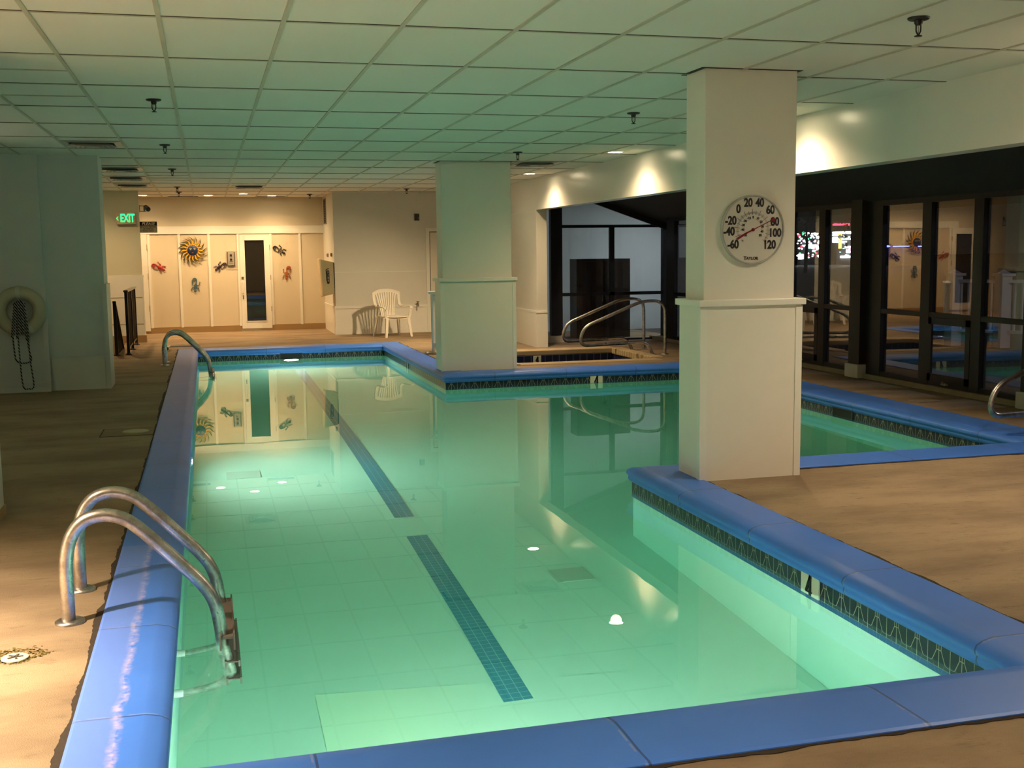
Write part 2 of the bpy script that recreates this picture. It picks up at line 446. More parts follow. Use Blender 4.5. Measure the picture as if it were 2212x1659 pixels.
# coping: one continuous moulded kerb
prof = [(1, 0.0), (1, .008), (.96, .012), (.17, .012), (.10, .009), (-.02, .001), (-.10, -.014), (-.125, -.034), (-.115, -.050), (-.085, -.058), (-.090, -.068), (-.095, -.080), (-.07, -.094), (-.03, -.106), (-.0, -.110), (0, -.14)]
b = MB(); uv = {}; run = [0]
for i in range(n): run.append(run[-1]+math.dist(POOL[i], POOL[(i+1) % n]))
loops = []
for d, z in prof:
    ds = [w*d if d > 0 else .32*d for w in CW]
    loops.append([(x, y, z) for x, y in offset_loop(POOL, ds)])
for i in range(n):
    j = (i+1) % n; k = len(b.v); vs = []
    for li, lp in enumerate(loops):
        for q_, pt in enumerate((lp[i], lp[j])):
            ed = (Vector(POOL[j])-Vector(POOL[i])).normalized()
            uv[k+2*li+q_] = (run[i]+ed.dot(Vector(pt[:2])-Vector(POOL[i])), prof[li][0])
        vs += [lp[i], lp[j]]
    b.add(vs, [(2*q, 2*q+1, 2*q+3, 2*q+2)[::-1] for q in range(len(prof)-1)], True)
coping = b.build('pool_coping', coping_m, None, uv)
me = coping.data
nq = len(prof)-1
for p in me.polygons: p.use_smooth = (p.index % nq) >= 3
tag(coping, 'blue painted concrete coping running round the edge of the swimming pool', 'pool edge')
# dark ragged joint between coping and deck
b = MB(); o1 = OUT
for i in range(n):
    (x0, y0), (x1, y1) = o1[i], o1[(i+1) % n]; l = math.hypot(x1-x0, y1-y0); m_ = int(l/.018); ww = .020
    nx, ny = (y1-y0)/l, -(x1-x0)/l; vs = []
    for k in range(m_+1):
        u = k/m_; ww = min(.034, max(.010, ww+random.uniform(-.005, .005))); w = ww
        vs += [(x0+(x1-x0)*u-nx*.004, y0+(y1-y0)*u-ny*.004, .004), (x0+(x1-x0)*u+nx*w, y0+(y1-y0)*u+ny*w, .003)]
    b.add(vs, [(2*k, 2*k+1, 2*k+3, 2*k+2) for k in range(m_)])
b.build('joint_filler', simple('dark_joint', (.035, .024, .014), .95, var=.4, nscale=30), coping)

# water body (reaches a hair into the walls and floor so it is closed against them)
b = MB(); wl = offset_loop(POOL, [.004]*n)
b.prism(wl, FZ-.01, WZ)
w_ = b.build('pool_water', water); tag(w_, 'still green lit water filling the swimming pool', 'water', kind='stuff')

# depth marker tiles
def marker(name_, M, label, grp=None, w=.175, h=.165):
    e = empty('depth_marker', M.translation, label, 'depth marker', grp)
    e.rotation_euler = M.to_euler()
    t1 = MB(); t1.box(-w/2, w/2, 0, .012, -h/2, h/2); bevel(t1.build('tile', simple('marker_tile', (.72, .68, .56), .4), e), .003)
    # hand painted figure 4
    f = MB(); s = h*.42
    f.bar((.15*s, -.003, -1*s), (.15*s, -.003, .95*s), .022, .004, up=(0, 1, 0)); f.bar((.17*s, -.003, .95*s), (-.42*s, -.003, -.35*s), .018, .004, up=(0, 1, 0))
    f.bar((-.45*s, -.003, -.35*s), (.42*s, -.003, -.35*s), .016, .004, up=(0, 1, 0))
    f.build('numeral', black, e); return e
Mz = lambda x, y, z, rz: Matrix.Translation((x, y, z)) @ Matrix.Rotation(rz, 4, 'Z')
marker('a', Mz(R1-.022, 5.035, -.160, -PI/2), 'white depth tile reading 4 beside the wide front deck, nearest of the depth tiles')
marker('b', Mz(4.975, Y2-.022, -.160, 0), 'white depth tile reading 4 on the pool wall right of the middle column')
marker('c', Mz(R1-.022, 17.1, -.160, -PI/2), 'white depth tile on the far pool wall left of the middle column')

# skimmer mouths
def skimmer(M, label):
    e = empty('skimmer_opening', M.translation, label, 'pool skimmer', 'skimmer openings in the waterline tiles'); e.rotation_euler = M.to_euler()
    b = MB(); b.box(-.19, .19, 0, .006, -.13, .06); b.build('mouth', simple('skimmer_dark', (.012, .012, .014), .5), e)
    b = MB(); 
    for a in ((-.19, -.175, -.13, .06), (.175, .19, -.13, .06), (-.19, .19, .048, .06)): b.box(a[0], a[1], -.008, 0, a[2], a[3])
    b.build('surround', simple('skimmer_frame', (.05, .06, .08), .5), e)
    b = MB(); b.box(-.16, .16, -.004, .004, -.06, -.045); b.build('weir_flap', simple('weir', (.10, .10, .10), .5), e)
skimmer(Mz(1.33, Y3-.016, -.15, 0), 'dark skimmer slot in the far end tiles above the glowing lamp')
skimmer(Mz(R2-.016, 10.33, -.15, -PI/2), 'dark skimmer slot in the tiles of the right pool wall')

# underwater lamps
def pool_lamp(M, label, s, r=.12):
    e = empty('underwater_lamp', M.translation, label, 'pool light', 'underwater pool lamps'); e.rotation_euler = M.to_euler()
    b = MB(); b.lathe([(r*1.25, 0), (r*1.25, .012), (r*1.05, .028), (r*1.0, .028), (r, .010)], 32, M=Matrix.Rotation(PI/2, 4, 'X')); b.build('bezel', steel, e)
    b = MB(); b.lathe([(r*.98, .011), (r*.98, .016), (r*.7, .026), (r*.3, .030)], 32, M=Matrix.Rotation(PI/2, 4, 'X'))
    b.build('lens', emis('lamp_lens_%d' % s, (1, 1, .95), s), e); return e
LS = 120
pool_lamp(Mz(1.33, Y3-.001, -.50, 0), 'glowing underwater lamp in the far end wall of the pool', LS*1.35)
pool_lamp(Mz(L+.001, 10.3, -.55, PI/2), 'glowing underwater lamp low in the left pool wall', LS*1.65, .13)
pool_lamp(Mz(1.25, Y0+.001, -.60, PI), 'underwater lamp in the front pool wall, under the right half of the front coping', LS*1.45)
pool_lamp(Mz(.45, Y0+.001, -.60, PI), 'underwater lamp in the front pool wall, under the left half of the front coping', LS*.15)

# ------------------------------------------------------------------ spa
x0, x1, y0, y1 = SPA
b = MB(); SL = [(x0, y0), (x1, y0), (x1, y1), (x0, y1)]
for i in range(4):
    (a0, b0), (a1, b1) = SL[i], SL[(i+1) % 4]
    b.add([(a0, b0, -.95), (a1, b1, -.95), (a1, b1, -.0), (a0, b0, -.0)], [(0, 1, 2, 3)])
b.add([(x0, y0, -.95), (x1, y0, -.95), (x1, y1, -.95), (x0, y1, -.95)], [(0, 1, 2, 3)])
spab = b.build('spa_basin', simple('spa_plaster', (.20, .24, .20), .8)); struct(spab)
b = MB(); uv = {}; inn = offset_loop(SL, [-.006]*4)
for i in range(4):
    (a0, b0), (a1, b1) = inn[i], inn[(i+1) % 4]; l = math.hypot(a1-a0, b1-b0); k = len(b.v)
    for q, u in enumerate(((0, 0), (l, 0), (l, .22), (0, .22))): uv[k+q] = (u[0]+.03, u[1]*1.0+.012)
    b.add([(a0, b0, -.27), (a1, b1, -.27), (a1, b1, -.05), (a0, b0, -.05)], [(0, 1, 2, 3)])
b.build('tile_band', spatile_m, spab, uv)
b = MB(); b.prism([(x0-.003, y0-.003), (x1+.003, y0-.003), (x1+.003, y1+.003), (x0-.003, y1+.003)], -.96, -.165)
m2, t2, o2 = nt('spa_water'); g = N(t2, 'ShaderNodeBsdfGlass'); g.inputs['IOR'].default_value = 1.333; g.inputs['Roughness'].default_value = .01
t2.links.new(g.outputs[0], o2.inputs['Surface']); va = N(t2, 'ShaderNodeVolumeAbsorption'); va.inputs['Color'].default_value = (.4, .7, .5, 1); va.inputs['Density'].default_value = 1.2
t2.links.new(va.outputs[0], o2.inputs['Volume'])
tag(b.build('spa_water', m2), 'dark unlit water in the hot tub behind the middle column', 'water', kind='stuff')
# spa kerb: concrete rim on three sides, bullnose bricks on the right
e = empty('spa_coping', ((x0+x1)/2, (y0+y1)/2, 0), 'tan coping round the hot tub, with bullnose bricks on its right side', 'hot tub edge')
e.location = (0, 0, 0)
b = MB(); b.box(x0-.12, x1+.05, y1-.02, y1+.30, -.05, .03); b.box(x0-.12, x0+.02, y0-.25, y1-.02, -.05, .03); b.box(x0+.02, x1+.05, y0-.25, y0+.02, -.05, .014)
bevel(b.build('concrete_rim', tan, e), .015, 3)
nb_ = 17
for k in range(nb_):
    yy = y0+.02+(y1-y0-.04)*k/nb_; b = MB(); b.box(x1-.03, x1+.16, yy+.004, yy+(y1-y0-.04)/nb_-.006, -.065, .032)
    bevel(b.build('brick', brickm, e), .014, 3)
marker('d', Mz(4.94, y1-.02, -.12, 0), 'small white tile reading 4 on the far wall of the hot tub', w=.13, h=.13)

# spa grab rails (hairpin loops)
def grab_rail(x, y, label, s=1.0):
    e = empty('grab_rail', (x, y, 0), label, 'handrail', 'hairpin stainless handrails'); 
    pts = [(0, 0, .01), (0, 0, .80), (-.36, 0, .815), (-1.30, 0, .44), (-1.36, 0, .17), (-.30, 0, .20), (-.20, 0, .01)]
    path = fillet(pts, [.2, .22, .17, .17, .14], 8)
    b = MB(); b.tube([tuple(Vector(q)*s) for q in path], .024, 14); b.build('rail', steel, e)
    for px_ in (0, -.20*s):
        b = MB(); b.lathe([(.055, 0), (.055, .008), (.03, .014)], 24, M=Matrix.Translation((px_, 0, 0))); b.build('floor_flange', steel, e)
    return e
grab_rail(6.64, 15.84, 'front one of the two stainless hairpin rails at the hot tub')
grab_rail(6.64, 16.70, 'rear one of the two stainless hairpin rails at the hot tub')
grab_rail(7.47, 7.95, 'stainless hairpin rail cut by the right edge of the photo, by the windows', .92)

# pool ladders
def ladder(y, label, dy=.49):
    e = empty('pool_ladder', (0, y, 0), label, 'pool ladder', 'stainless pool ladders')
    path = smooth_path([(-.635, 0, 0), (-.635, 0, .14), (-.632, 0, .27), (-.607, 0, .375), (-.555, 0, .440), (-.48, 0, .462), (-.40, 0, .445), (-.33, 0, .395), (-.20, 0, .262), (-.085, 0, .135),
        (-.03, 0, .045), (-.008, 0, -.06), (.004, 0, -.20), (.022, 0, -.40), (.028, 0, -.50), (.005, 0, -.585), (-.06, 0, -.645), (L+.035, 0, -.685)], 5)
    for k in (0, dy):
        q = [(p.x, k, p.z) for p in path]
        b = MB(); b.tube(q, .029, 18); r = b.build('side_rail', steel, e)
        b = MB(); b.lathe([(.062, 0), (.062, .010), (.050, .016), (.029, .014)], 30, M=Matrix.Translation((-.63, k, 0))); b.build('escutcheon', steel, e)
        b = MB(); b.lathe([(.030, -.012), (.034, 0), (.034, .03), (.027, .035)], 20, M=Matrix.Translation((L+.010, k, -.68)) @ Matrix.Rotation(PI/2, 4, 'Y')); b.build('bumper', whitep, e)
    for z, x in ((-.12, .012), (-.33, .03), (-.54, .035)):
        b = MB(); b.box(x-.022, x+.040, -.045, dy+.055, z-.006, z+.006); b.box(x-.024, x-.016, -.05, dy+.06, z-.055, z+.020); b.box(x+.036, x+.044, -.05, dy+.06, z-.055, z+.020)
        st = b.build('tread', simple('tread_plastic', (.17, .13, .11), .5), e)
    return e
ladder(5.06, 'stainless pool ladder over the left coping in the foreground')
ladder(16.95, 'stainless pool ladder at the far left corner of the pool', .45)

# deck fittings
e = empty('deck_drain', (-.79, 4.66, 0), 'round white deck drain with rusty stain in the left foreground', 'floor drain')
b = MB(); b.lathe([(.052, 0), (.052, .004), (.045, .006), (.02, .004)], 28, M=Matrix.Translation((0, 0, .001))); b.build('cap', simple('drain_white', (.62, .56, .42), .5), e)
b = MB(); 
for k in range(5): a = k*2*PI/5; b.bar((0, 0, .0075), (.03*math.cos(a), .03*math.sin(a), .0075), .008, .003)
b.build('slots', simple('drain_dark', (.10, .08, .05), .8), e)
b = MB()
for k in range(420):
    a = random.uniform(0, 2*PI); r = random.gauss(.078, .016)*(1.12 if math.sin(a) > -.2 else .72); r = max(.05, r); c_ = (r*math.cos(a)*1.1, .008+r*math.sin(a)); w_ = random.uniform(.002, .009)
    b.add([(c_[0]+w_*random.uniform(.5, 1)*math.cos(q), c_[1]+w_*random.uniform(.5, 1)*math.sin(q), .0014) for q in (0, 1.2, 2.4, 3.6, 4.9)], [(0, 1, 2, 3, 4)])
b.build('rust_stain', simple('rust_stain', (.16, .12, .02), .9, var=.6, nscale=60), e)
e = empty('deck_hatch', (-.73, 10.58, 0), 'square deck plate with round white lid beside the left coping', 'access cover')
b = MB(); 
for a in ((-.23, .23, -.235, -.225), (-.23, .23, .225, .235), (-.235, -.225, -.235, .235)): b.box(a[0], a[1], a[2], a[3], .0, .003)
b.build('frame_gap', crack_m, e)
b = MB(); b.box(-.222, .215, -.222, .222, 0, .004); b.build('plate', simple('plate_tan', (.25, .175, .095), .8, var=.3), e)
b = MB(); b.lathe([(.115, .004), (.115, .009), (.10, .011)], 32, M=Matrix.Translation((.06, -.01, 0))); b.build('lid', simple('lid_cream', (.42, .36, .20), .5), e)
b = MB(); b.box(-.13, .13, -.10, .10, 0, .008); tag(b.build('access_plate', simple('plate_grey', (.28, .22, .14), .7)), 'small pale access plate in the deck before the dark windows', 'access cover').location = (7.02, 9.95, 0)
# white pipe lying at the far left corner
e = empty('plastic_pipe', (-.46, 19.86, 0), 'short white plastic pipe with elbow lying at the far left pool corner', 'pipe')
b = MB(); b.tube(fillet([(.26, 0, .05), (-.19, 0, .05), (-.22, -.42, .05)], .05, 6), .018, 12); b.build('tube', simple('pvc', (.55, .50, .45), .45), e)
b = MB(); b.tube([(-.22, -.40, .05), (-.22, -.50, .05)], .03, 12); b.build('end_fitting', simple('fitting', (.08, .07, .05), .6), e)

# ------------------------------------------------------------------ ceiling
b = MB(); b.add([(-3.2, -2.6, H), (5.25, -2.6, H), (5.25, 24.3, H), (-3.2, 24.3, H)], [(0, 3, 2, 1)])
b.add([(-3.2, -2.6, H+.05), (5.25, -2.6, H+.05), (5.25, 24.3, H+.05), (-3.2, 24.3, H+.05)], [(0, 1, 2, 3)])
ceil = struct(b.build('ceiling', ctile))
b = MB(); g2 = MB(); GX, GY = -1.396, 4.804
for i in range(-3, 11):
    x = GX+.6096*i; b.box(x-.012, x+.012, -2.6, 24.3, H-.007, H+.001)
for j in range(-6, 17):
    y = GY+1.2192*j; b.box(-3.2, 5.2, y-.012, y+.012, H-.0055, H+.001); g2.box(-3.2, 5.2, y-.0155, y-.012, H-.003, H+.001)
for j in (2, 3):
    y = GY+1.2192*(j+.5); b.box(-3.2, GX+.6096, y-.012, y+.012, H-.0055, H+.001)
for y in (17.6, 18.7): b.box(GX+.6096, GX+1.2192, y-.012, y+.012, H-.0055, H+.001)
b.build('tee_grid', tee_m, ceil); g2.build('shadow_gap', crack_m, ceil)

# downlights
lampglow = emis('downlight_glow', (1, .80, .50), 26)
def downlight(x, y, label, E=60, grp='recessed ceiling downlights', size=150, col=WARM, r=.085, tilt=(0, 0, 0)):
    e = empty('ceiling_light', (x, y, H-.008), label, 'ceiling light', grp)
    b = MB(); b.lathe([(r*1.28, .006), (r*1.28, 0), (r*1.05, -.004), (r, .004)], 32); b.build('trim_ring', trimw, e)
    b = MB(); b.lathe([(r, .003), (r*.9, -.001), (r*.5, -.003)], 28); b.build('bulb', lampglow, e)
    l = bpy.data.lights.new('ceiling_light_beam', 'SPOT'); l.energy = E; l.color = col; l.spot_size = math.radians(size); l.spot_blend = 1; l.shadow_soft_size = .07
    o = bpy.data.objects.new('ceiling_light_beam', l); C.objects.link(o); o.parent = e; o.location = (0, 0, -.04); o.rotation_euler = tilt
    return e
downlight(-1.13, 23.25, 'glowing ceiling downlight above the hanging sign, leftmost of the back row', 44, col=WARM2)
downlight(.10, 23.25, 'glowing ceiling downlight above the sun decoration, middle of the back row', 44, col=WARM2)
downlight(.75, 22.6, 'yellowish ceiling downlight just in front of the back row, beside a vent', 30, col=WARM2)
downlight(1.33, 23.35, 'glowing ceiling downlight above the glazed sauna door, rightmost of the back row', 44, col=WARM2)
downlight(-1.72, 20.5, 'bright downlight half hidden by the top of the left wall end', 47, col=WARM2)
downlight(4.80, 16.75, 'downlight beside the soffit beyond the middle column', 52, col=(1, .70, .40))
downlight(4.80, 13.0, 'downlight beside the soffit between the middle and front columns', 52, col=(1, .70, .40))
downlight(4.80, 9.15, 'downlight beside the soffit just right of the front column', 58, col=(1, .70, .40))
downlight(3.75, 16.7, 'downlight above the white railing hidden behind the middle column', 65, size=125)
downlight(4.25, 18.3, 'downlight toward the plastic chair corner, out of sight beyond the middle column', 200, col=(1, .72, .42), size=95, tilt=(.60, .42, 0))
downlight(4.86, 5.4, 'downlight beside the soffit over the front right deck', 84, 'downlights over the near deck')
downlight(4.2, 1.2, 'downlight over the front right deck behind the camera', 36, 'downlights over the near deck')
downlight(-2.2, 4.0, 'downlight over the left foreground deck', 900, 'downlights over the near deck', 100)
downlight(.9, 1.5, 'unseen downlight added over the deck to brighten the front coping', 118, 'downlights over the near deck', 105)  # out of view, added to brighten the front coping

e = empty('wall_lamp', (-3.18, 11.4, 2.2), 'warm uplight on the left side wall whose glow grazes the ceiling at the left edge', 'wall lamp')
b = MB(); b.prism([(0, -.12), (.11, -.08), (.11, .08), (0, .12)], -.09, .06); b.build('shade', trimw, e); b = MB(); b.box(.02, .09, -.06, .06, .061, .066); b.build('bulb_glow', lampglow, e)
l = bpy.data.lights.new('wall_lamp_beam', 'SPOT'); l.energy = 8; l.color = WARM; l.spot_size = 2.4; l.spot_blend = .5; l.shadow_soft_size = .03
o = bpy.data.objects.new('wall_lamp_beam', l); C.objects.link(o); o.parent = e; o.location = (.07, 0, .10); o.rotation_euler = (0, math.radians(180+35), 0)

# sprinklers
sp0 = None
def sprinkler(x, y, label):
    global sp0
    if sp0 is None:
        e = empty('sprinkler_head', (0, 0, 0), label, 'sprinkler', 'black ceiling sprinklers')
        b = MB(); b.lathe([(.045, -.001), (.045, -.006), (.038, -.011), (.014, -.013)], 28); b.build('escutcheon', black, e)
        b = MB(); b.lathe([(.017, -.012), (.017, -.024), (.012, -.032)], 16); b.build('body', black, e)
        b = MB()
        for s in (-1, 1): b.tube(fillet([(.011*s, 0, -.030), (.011*s, 0, -.058), (0, 0, -.072)], .01, 4), .003, 8)
        b.build('frame_arms', black, e)
        b = MB(); b.tube([(0, 0, -.032), (0, 0, -.070)], .0022, 8); b.build('bulb', simple('bulb_glass', (.5, .45, .35), .2), e)
        b = MB(); b.lathe([(.003, -.070), (.016, -.074), (.016, -.077), (.003, -.077)], 16); b.build('deflector', black, e)
        sp0 = e; o = e
    else: o = copy_tree(sp0)
    o.location = (x, y, H); o.scale = (1.25,)*3; o['label'] = label
for x, y, l in ((3.62, 5.28, 'black sprinkler head in the upper right, nearest and largest of the sprinklers'),
                (3.62, 9.35, 'black sprinkler head on the ceiling just left of the front column'),
                (3.64, 13.2, 'black sprinkler head on the ceiling just right of the middle column top'),
                (3.63, 20.9, 'small sprinkler head above the wall behind the plastic chair'),
                (2.03, 22.8, 'small sprinkler head above the right end of the sauna wall'),
                (-.33, 9.15, 'black sprinkler head at upper left, nearest of the left row'),
                (-.37, 12.8, 'black sprinkler head right of the nearest stepped air vent, second in the left row'),
                (-.39, 16.3, 'black sprinkler head in the left row, third from the camera'),
                (-.42, 20.5, 'small sprinkler head in the left row, fourth from the camera'),
                (-.43, 22.1, 'small sprinkler head in the left row, farthest, before the sauna wall')):
    sprinkler(x, y, l)
# stepped air diffusers
dif0 = None
ventm = simple('vent_metal', (.36, .35, .31), .35); ventd = simple('vent_dark', (.03, .028, .024), .8)
def diffuser(x, y, label):
    global dif0
    if dif0 is None:
        e = empty('air_vent', (0, 0, 0), label, 'air vent', 'square stepped ceiling air vents')
        b = MB(); b.box(-.23, .23, -.23, .23, -.004, -.001); b.build('duct_opening', ventd, e)
        def ring(b, ro, ri, zo, zi, th=.003):
            for (ax, ay, bx, by) in ((-1, -1, 1, -1), (1, -1, 1, 1), (1, 1, -1, 1), (-1, 1, -1, -1)):
                b.add([(ax*ro, ay*ro, zo), (bx*ro, by*ro, zo), (bx*ri, by*ri, zi), (ax*ri, ay*ri, zi),
                       (ax*ro, ay*ro, zo-th), (bx*ro, by*ro, zo-th), (bx*ri, by*ri, zi-th), (ax*ri, ay*ri, zi-th)],
                      [(0, 1, 2, 3), (4, 7, 6, 5), (0, 4, 5, 1), (3, 2, 6, 7)])
        b = MB(); ring(b, .29, .225, -.002, -.012); b.build('frame', ventm, e)
        for ro, ri, zz in ((.215, .165, -.034), (.160, .115, -.036), (.110, .065, -.038)):
            b = MB(); ring(b, ro, ri, zz, zz+.030); b.build('louver', ventm, e)
        b = MB(); b.box(-.062, .062, -.062, .062, -.040, -.036); b.build('centre_plate', ventm, e)
        dif0 = e; o = e
    else: o = copy_tree(dif0)
    o.location = (x, y, H-.001); o['label'] = label
for x, y, l in ((-1.09, 12.75, 'stepped square air vent at upper left, nearest of the four in its row'),
                (-1.06, 16.3, 'stepped square air vent at left, second nearest in its row'),
                (-1.1, 18.1, 'stepped square air vent at left, third in its row'),
                (-1.12, 19.95, 'stepped square air vent above the green exit sign, farthest of its row'),
                (.77, 20.2, 'stepped square air vent over the far end of the pool, centre'),
                (4.3, 14.75, 'stepped square air vent right of the middle column top')):
    diffuser(x, y, l)
for x, y, l in ((-.38, 23.72, 'dark slot vent in the ceiling at the sauna wall, left one'), (1.33, 23.80, 'dark slot vent in the ceiling at the sauna wall, right one')):
    e = empty('slot_vent', (x, y, H), l, 'air vent', 'slot vents at the sauna wall')
    b = MB(); b.box(-.27, .27, -.09, .09, -.006, 0); b.build('slot', ventd, e)
    b = MB(); b.box(-.28, .28, -.10, -.09, -.010, 0); b.box(-.28, .28, .09, .10, -.010, 0); b.box(-.29, -.27, -.10, .10, -.010, 0); b.box(.27, .29, -.10, .10, -.010, 0); b.build('frame', ventm, e)

# ------------------------------------------------------------------ walls
def wbox(name, mat, *boxes, parent=None):
    b = MB()
    for q in boxes: b.box(*q)
    o = b.build(name, mat, parent)
    if not parent: struct(o)
    return o
# sauna wall (back)
BY = 24.1
wb = wbox('wall_back', wallmat('sauna_wall_cream', (.68, .60, .44)), (-3.2, 2.42, BY, BY+.1, 0, H))
wbox('trim_1', trimw, (-1.3, 2.40, BY-.03, BY, 2.005, 2.07), (-1.3, 2.40, BY-.018, BY, 2.07, 2.16))
b = MB()
for x in (-1.10, -.51, .075, .655, 1.31, 1.905): b.box(x-.024, x+.024, BY-.022, BY, .11, 2.005)
bt = b.build('trim_2', trimw); struct(bt)
wbox('baseboard_back', basebrown, (-1.3, .66, BY-.02, BY, 0, .12), (1.31, 2.40, BY-.02, BY, 0, .12))
# sauna door
def door(name, x0, x1, y, z0, z1, th=.035):
    return empty(name, ((x0+x1)/2, y, 0), None, None, kind='structure')
d = door('door_1', .68, 1.285, BY, .05, 1.985)
def lb(o, mat, name, parent, *boxes, bev=0):
    b = MB()
    for q in boxes: b.box(*q)
    r = b.build(name, mat, parent)
    if bev: bevel(r, bev)
    return r
lb(0, trimw, 'leaf', d, (-.303, -.20, -.04, 0, .05, 1.985), (.19, .303, -.04, 0, .05, 1.985), (-.20, .19, -.04, 0, 1.865, 1.985), (-.20, .19, -.04, 0, .05, .205), bev=.003)
lb(0, trimw, 'glazing_bead', d, (-.215, -.20, -.048, -.038, .19, 1.88), (.19, .205, -.048, -.038, .19, 1.88), (-.215, .205, -.048, -.038, 1.865, 1.88), (-.215, .205, -.048, -.038, .19, .205))
lb(0, simple('sauna_dark', (.02, .014, .008), .8), 'dark_interior', d, (-.20, .19, -.006, -.002, .205, 1.865))
lb(0, pane_m, 'glass_pane', d, (-.20, .19, -.022, -.018, .205, 1.865))
b = MB(); b.tube(fillet([(-.262, -.035, 1.03), (-.262, -.085, 1.03), (-.262, -.085, .78), (-.262, -.035, .78)], .02, 5), .011, 10); b.build('handle', chairp, d)
lb(0, simple('latch_grey', (.12, .11, .09), .5), 'latch', d, (-.285, -.240, -.052, -.04, 1.07, 1.12), (-.272, -.252, -.050, -.04, .66, .74))
for z in (.45, 1.1, 1.72): lb(0, simple('hinge', (.45, .34, .20), .4), 'hinge', d, (.296, .312, -.052, -.03, z-.05, z+.05))
d2 = door('door_2', -1.80, -1.12, BY, 0, 0)
lb(0, trimw, 'leaf', d2, (-.33, -.21, -.035, 0, .05, 2.0), (.21, .325, -.035, 0, .05, 2.0), (-.21, .21, -.035, 0, 1.86, 2.0), (-.21, .21, -.035, 0, .05, .21))
lb(0, MATS['sauna_dark'], 'dark_interior', d2, (-.21, .21, -.006, -.002, .21, 1.86)); lb(0, pane_m, 'glass_pane', d2, (-.21, .21, -.022, -.018, .21, 1.86))
lb(0, simple('hinge', (.45, .34, .20), .4), 'hinge', d2, (.318, .332, -.045, -.03, 1.10, 1.22), (.318, .332, -.045, -.03, .45, .57), (.318, .332, -.045, -.03, 1.7, 1.8))
lb(0, MATS['latch_grey'], 'latch', d2, (-.30, -.26, -.06, -.035, 1.0, 1.10))
# return wall and chair wall
X1 = 2.40; CY = 22.12
wr = wbox('wall_right', wall, (X1, X1+.1, CY+.08, BY, 0, H), (X1, 5.5, CY, CY+.08, 0, H))
wbox('trim_3', trimw, (X1-.02, X1, CY+.001, BY, .51, .555), (X1-.022, 4.2, CY-.025, CY, .505, .55), (X1-.014, X1+.016, CY-.016, CY-.001, 0, .503), (X1, 4.2, CY-.008, CY, 1.205, 1.215))
wbox('wall_right_wainscot', trimw, (X1+.017, 4.2, CY-.012, CY, 0, .504), (X1-.010, X1, CY+.001, BY, 0, .51))
e = empty('door_3', (4.7, CY, 0), None, None, kind='structure')
lb(0, trimw, 'door_frame', e, (-.50, -.43, -.03, 0, 0, 1.98), (-.50, .50, -.03, 0, 1.98, 2.05), (.43, .50, -.03, 0, 0, 1.98))
lb(0, simple('door_paint', (.78, .72, .60), .4), 'leaf', e, (-.415, .415, -.014, 0, .03, 1.965), bev=.003)
b = MB()
for zz in ((.2, .85), (1.0, 1.6), (1.68, 1.88)):
    for xx in (-.30, .04): b.box(xx, xx+.26, -.022, -.014, zz[0], zz[1])
bevel(b.build('raised_panel', simple('door_paint', (.78, .72, .60), .4), e), .008)
lb(0, crack_m, 'dark_gap', e, (-.43, -.415, -.006, 0, .03, 1.965), (-.43, .43, -.006, 0, 0, .03), (-.43, .43, -.006, 0, 1.965, 1.98))
# exit wall
EY = 21.7
wl_ = wbox('wall_left', wallmat('exit_wall_paint', (.66, .63, .46)), (-3.2, -1.13, EY, EY+.12, 0, H))
wbox('trim_4', trimw, (-3.2, -1.135, EY-.010, EY, 0, 1.225), (-1.134, -1.112, EY-.014, EY+.121, 0, 1.226))
wbox('trim_7', simple('panel_line', (.45, .36, .22), .5), (-3.2, -1.14, EY-.013, EY-.009, .815, .83), (-3.2, -1.14, EY-.013, EY-.009, .33, .345))
wbox('baseboard_left', basebrown, (-3.2, -1.10, EY-.03, EY-.015, 0, .13), (-1.111, -1.10, EY-.0149, EY+.13, 0, .13))
wbox('wall_left_passage', wall, (-3.3, -3.2, 14.2, EY, -.1, H), (-3.3, -3.2, -2.6, 14.2, -.1, H))
wbox('wall_front', wall, (-3.3, 8.2, -2.7, -2.6, 0, 3))
# left wing wall with life ring
lw = wbox('wall_left_wing', wallblue, (-3.2, -1.83, 14.16, 14.75, 0, H), (-1.83, -1.175, 14.24, 14.75, 0, H))
wbox('trim_5', simple('wing_trim', (.62, .66, .62), .4), (-1.865, -1.815, 14.135, 14.16, 0, 1.225), (-1.20, -1.15, 14.215, 14.24, 0, 1.245), (-1.175, -1.15, 14.24, 14.77, 0, 1.245),
     (-1.815, -1.20, 14.215, 14.24, .375, .40), (-3.2, -1.865, 14.145, 14.16, .10, .115), (-3.2, -1.865, 14.140, 14.16, 0, .05))
wbox('trim_6', simple('wing_panel', (.66, .68, .60), .45), (-1.80, -1.21, 14.225, 14.24, 0, .375))
# near left pier, only its foot shows
wbox('wall_left_pier', wall, (-2.2, -1.26, 7.0, 7.4, 0, H)); wbox('trim_8', basebrown, (-2.21, -1.25, 6.99, 7.41, 0, .06))

# soffit
SX = 5.20
struct(lb(0, soff, 'ceiling_soffit', None, (SX, SX+.18, -2.6, 22.12, 2.235, H)))
wbox('wall_right_stub', wall, (SX, SX+.18, 17.78, CY, 0, 2.235), (SX+.17, SX+.36, 18.55, 18.78, 0, 2.3))
wbox('trim_9', trimw, (SX-.02, SX, 17.78, CY, .565, .60), (SX-.012, SX, 17.78, CY, 0, .565), (SX-.015, SX+.18, 17.765, 17.78, 0, .565), (SX-.02, SX+.18, 17.755, 17.78, .565, .595))

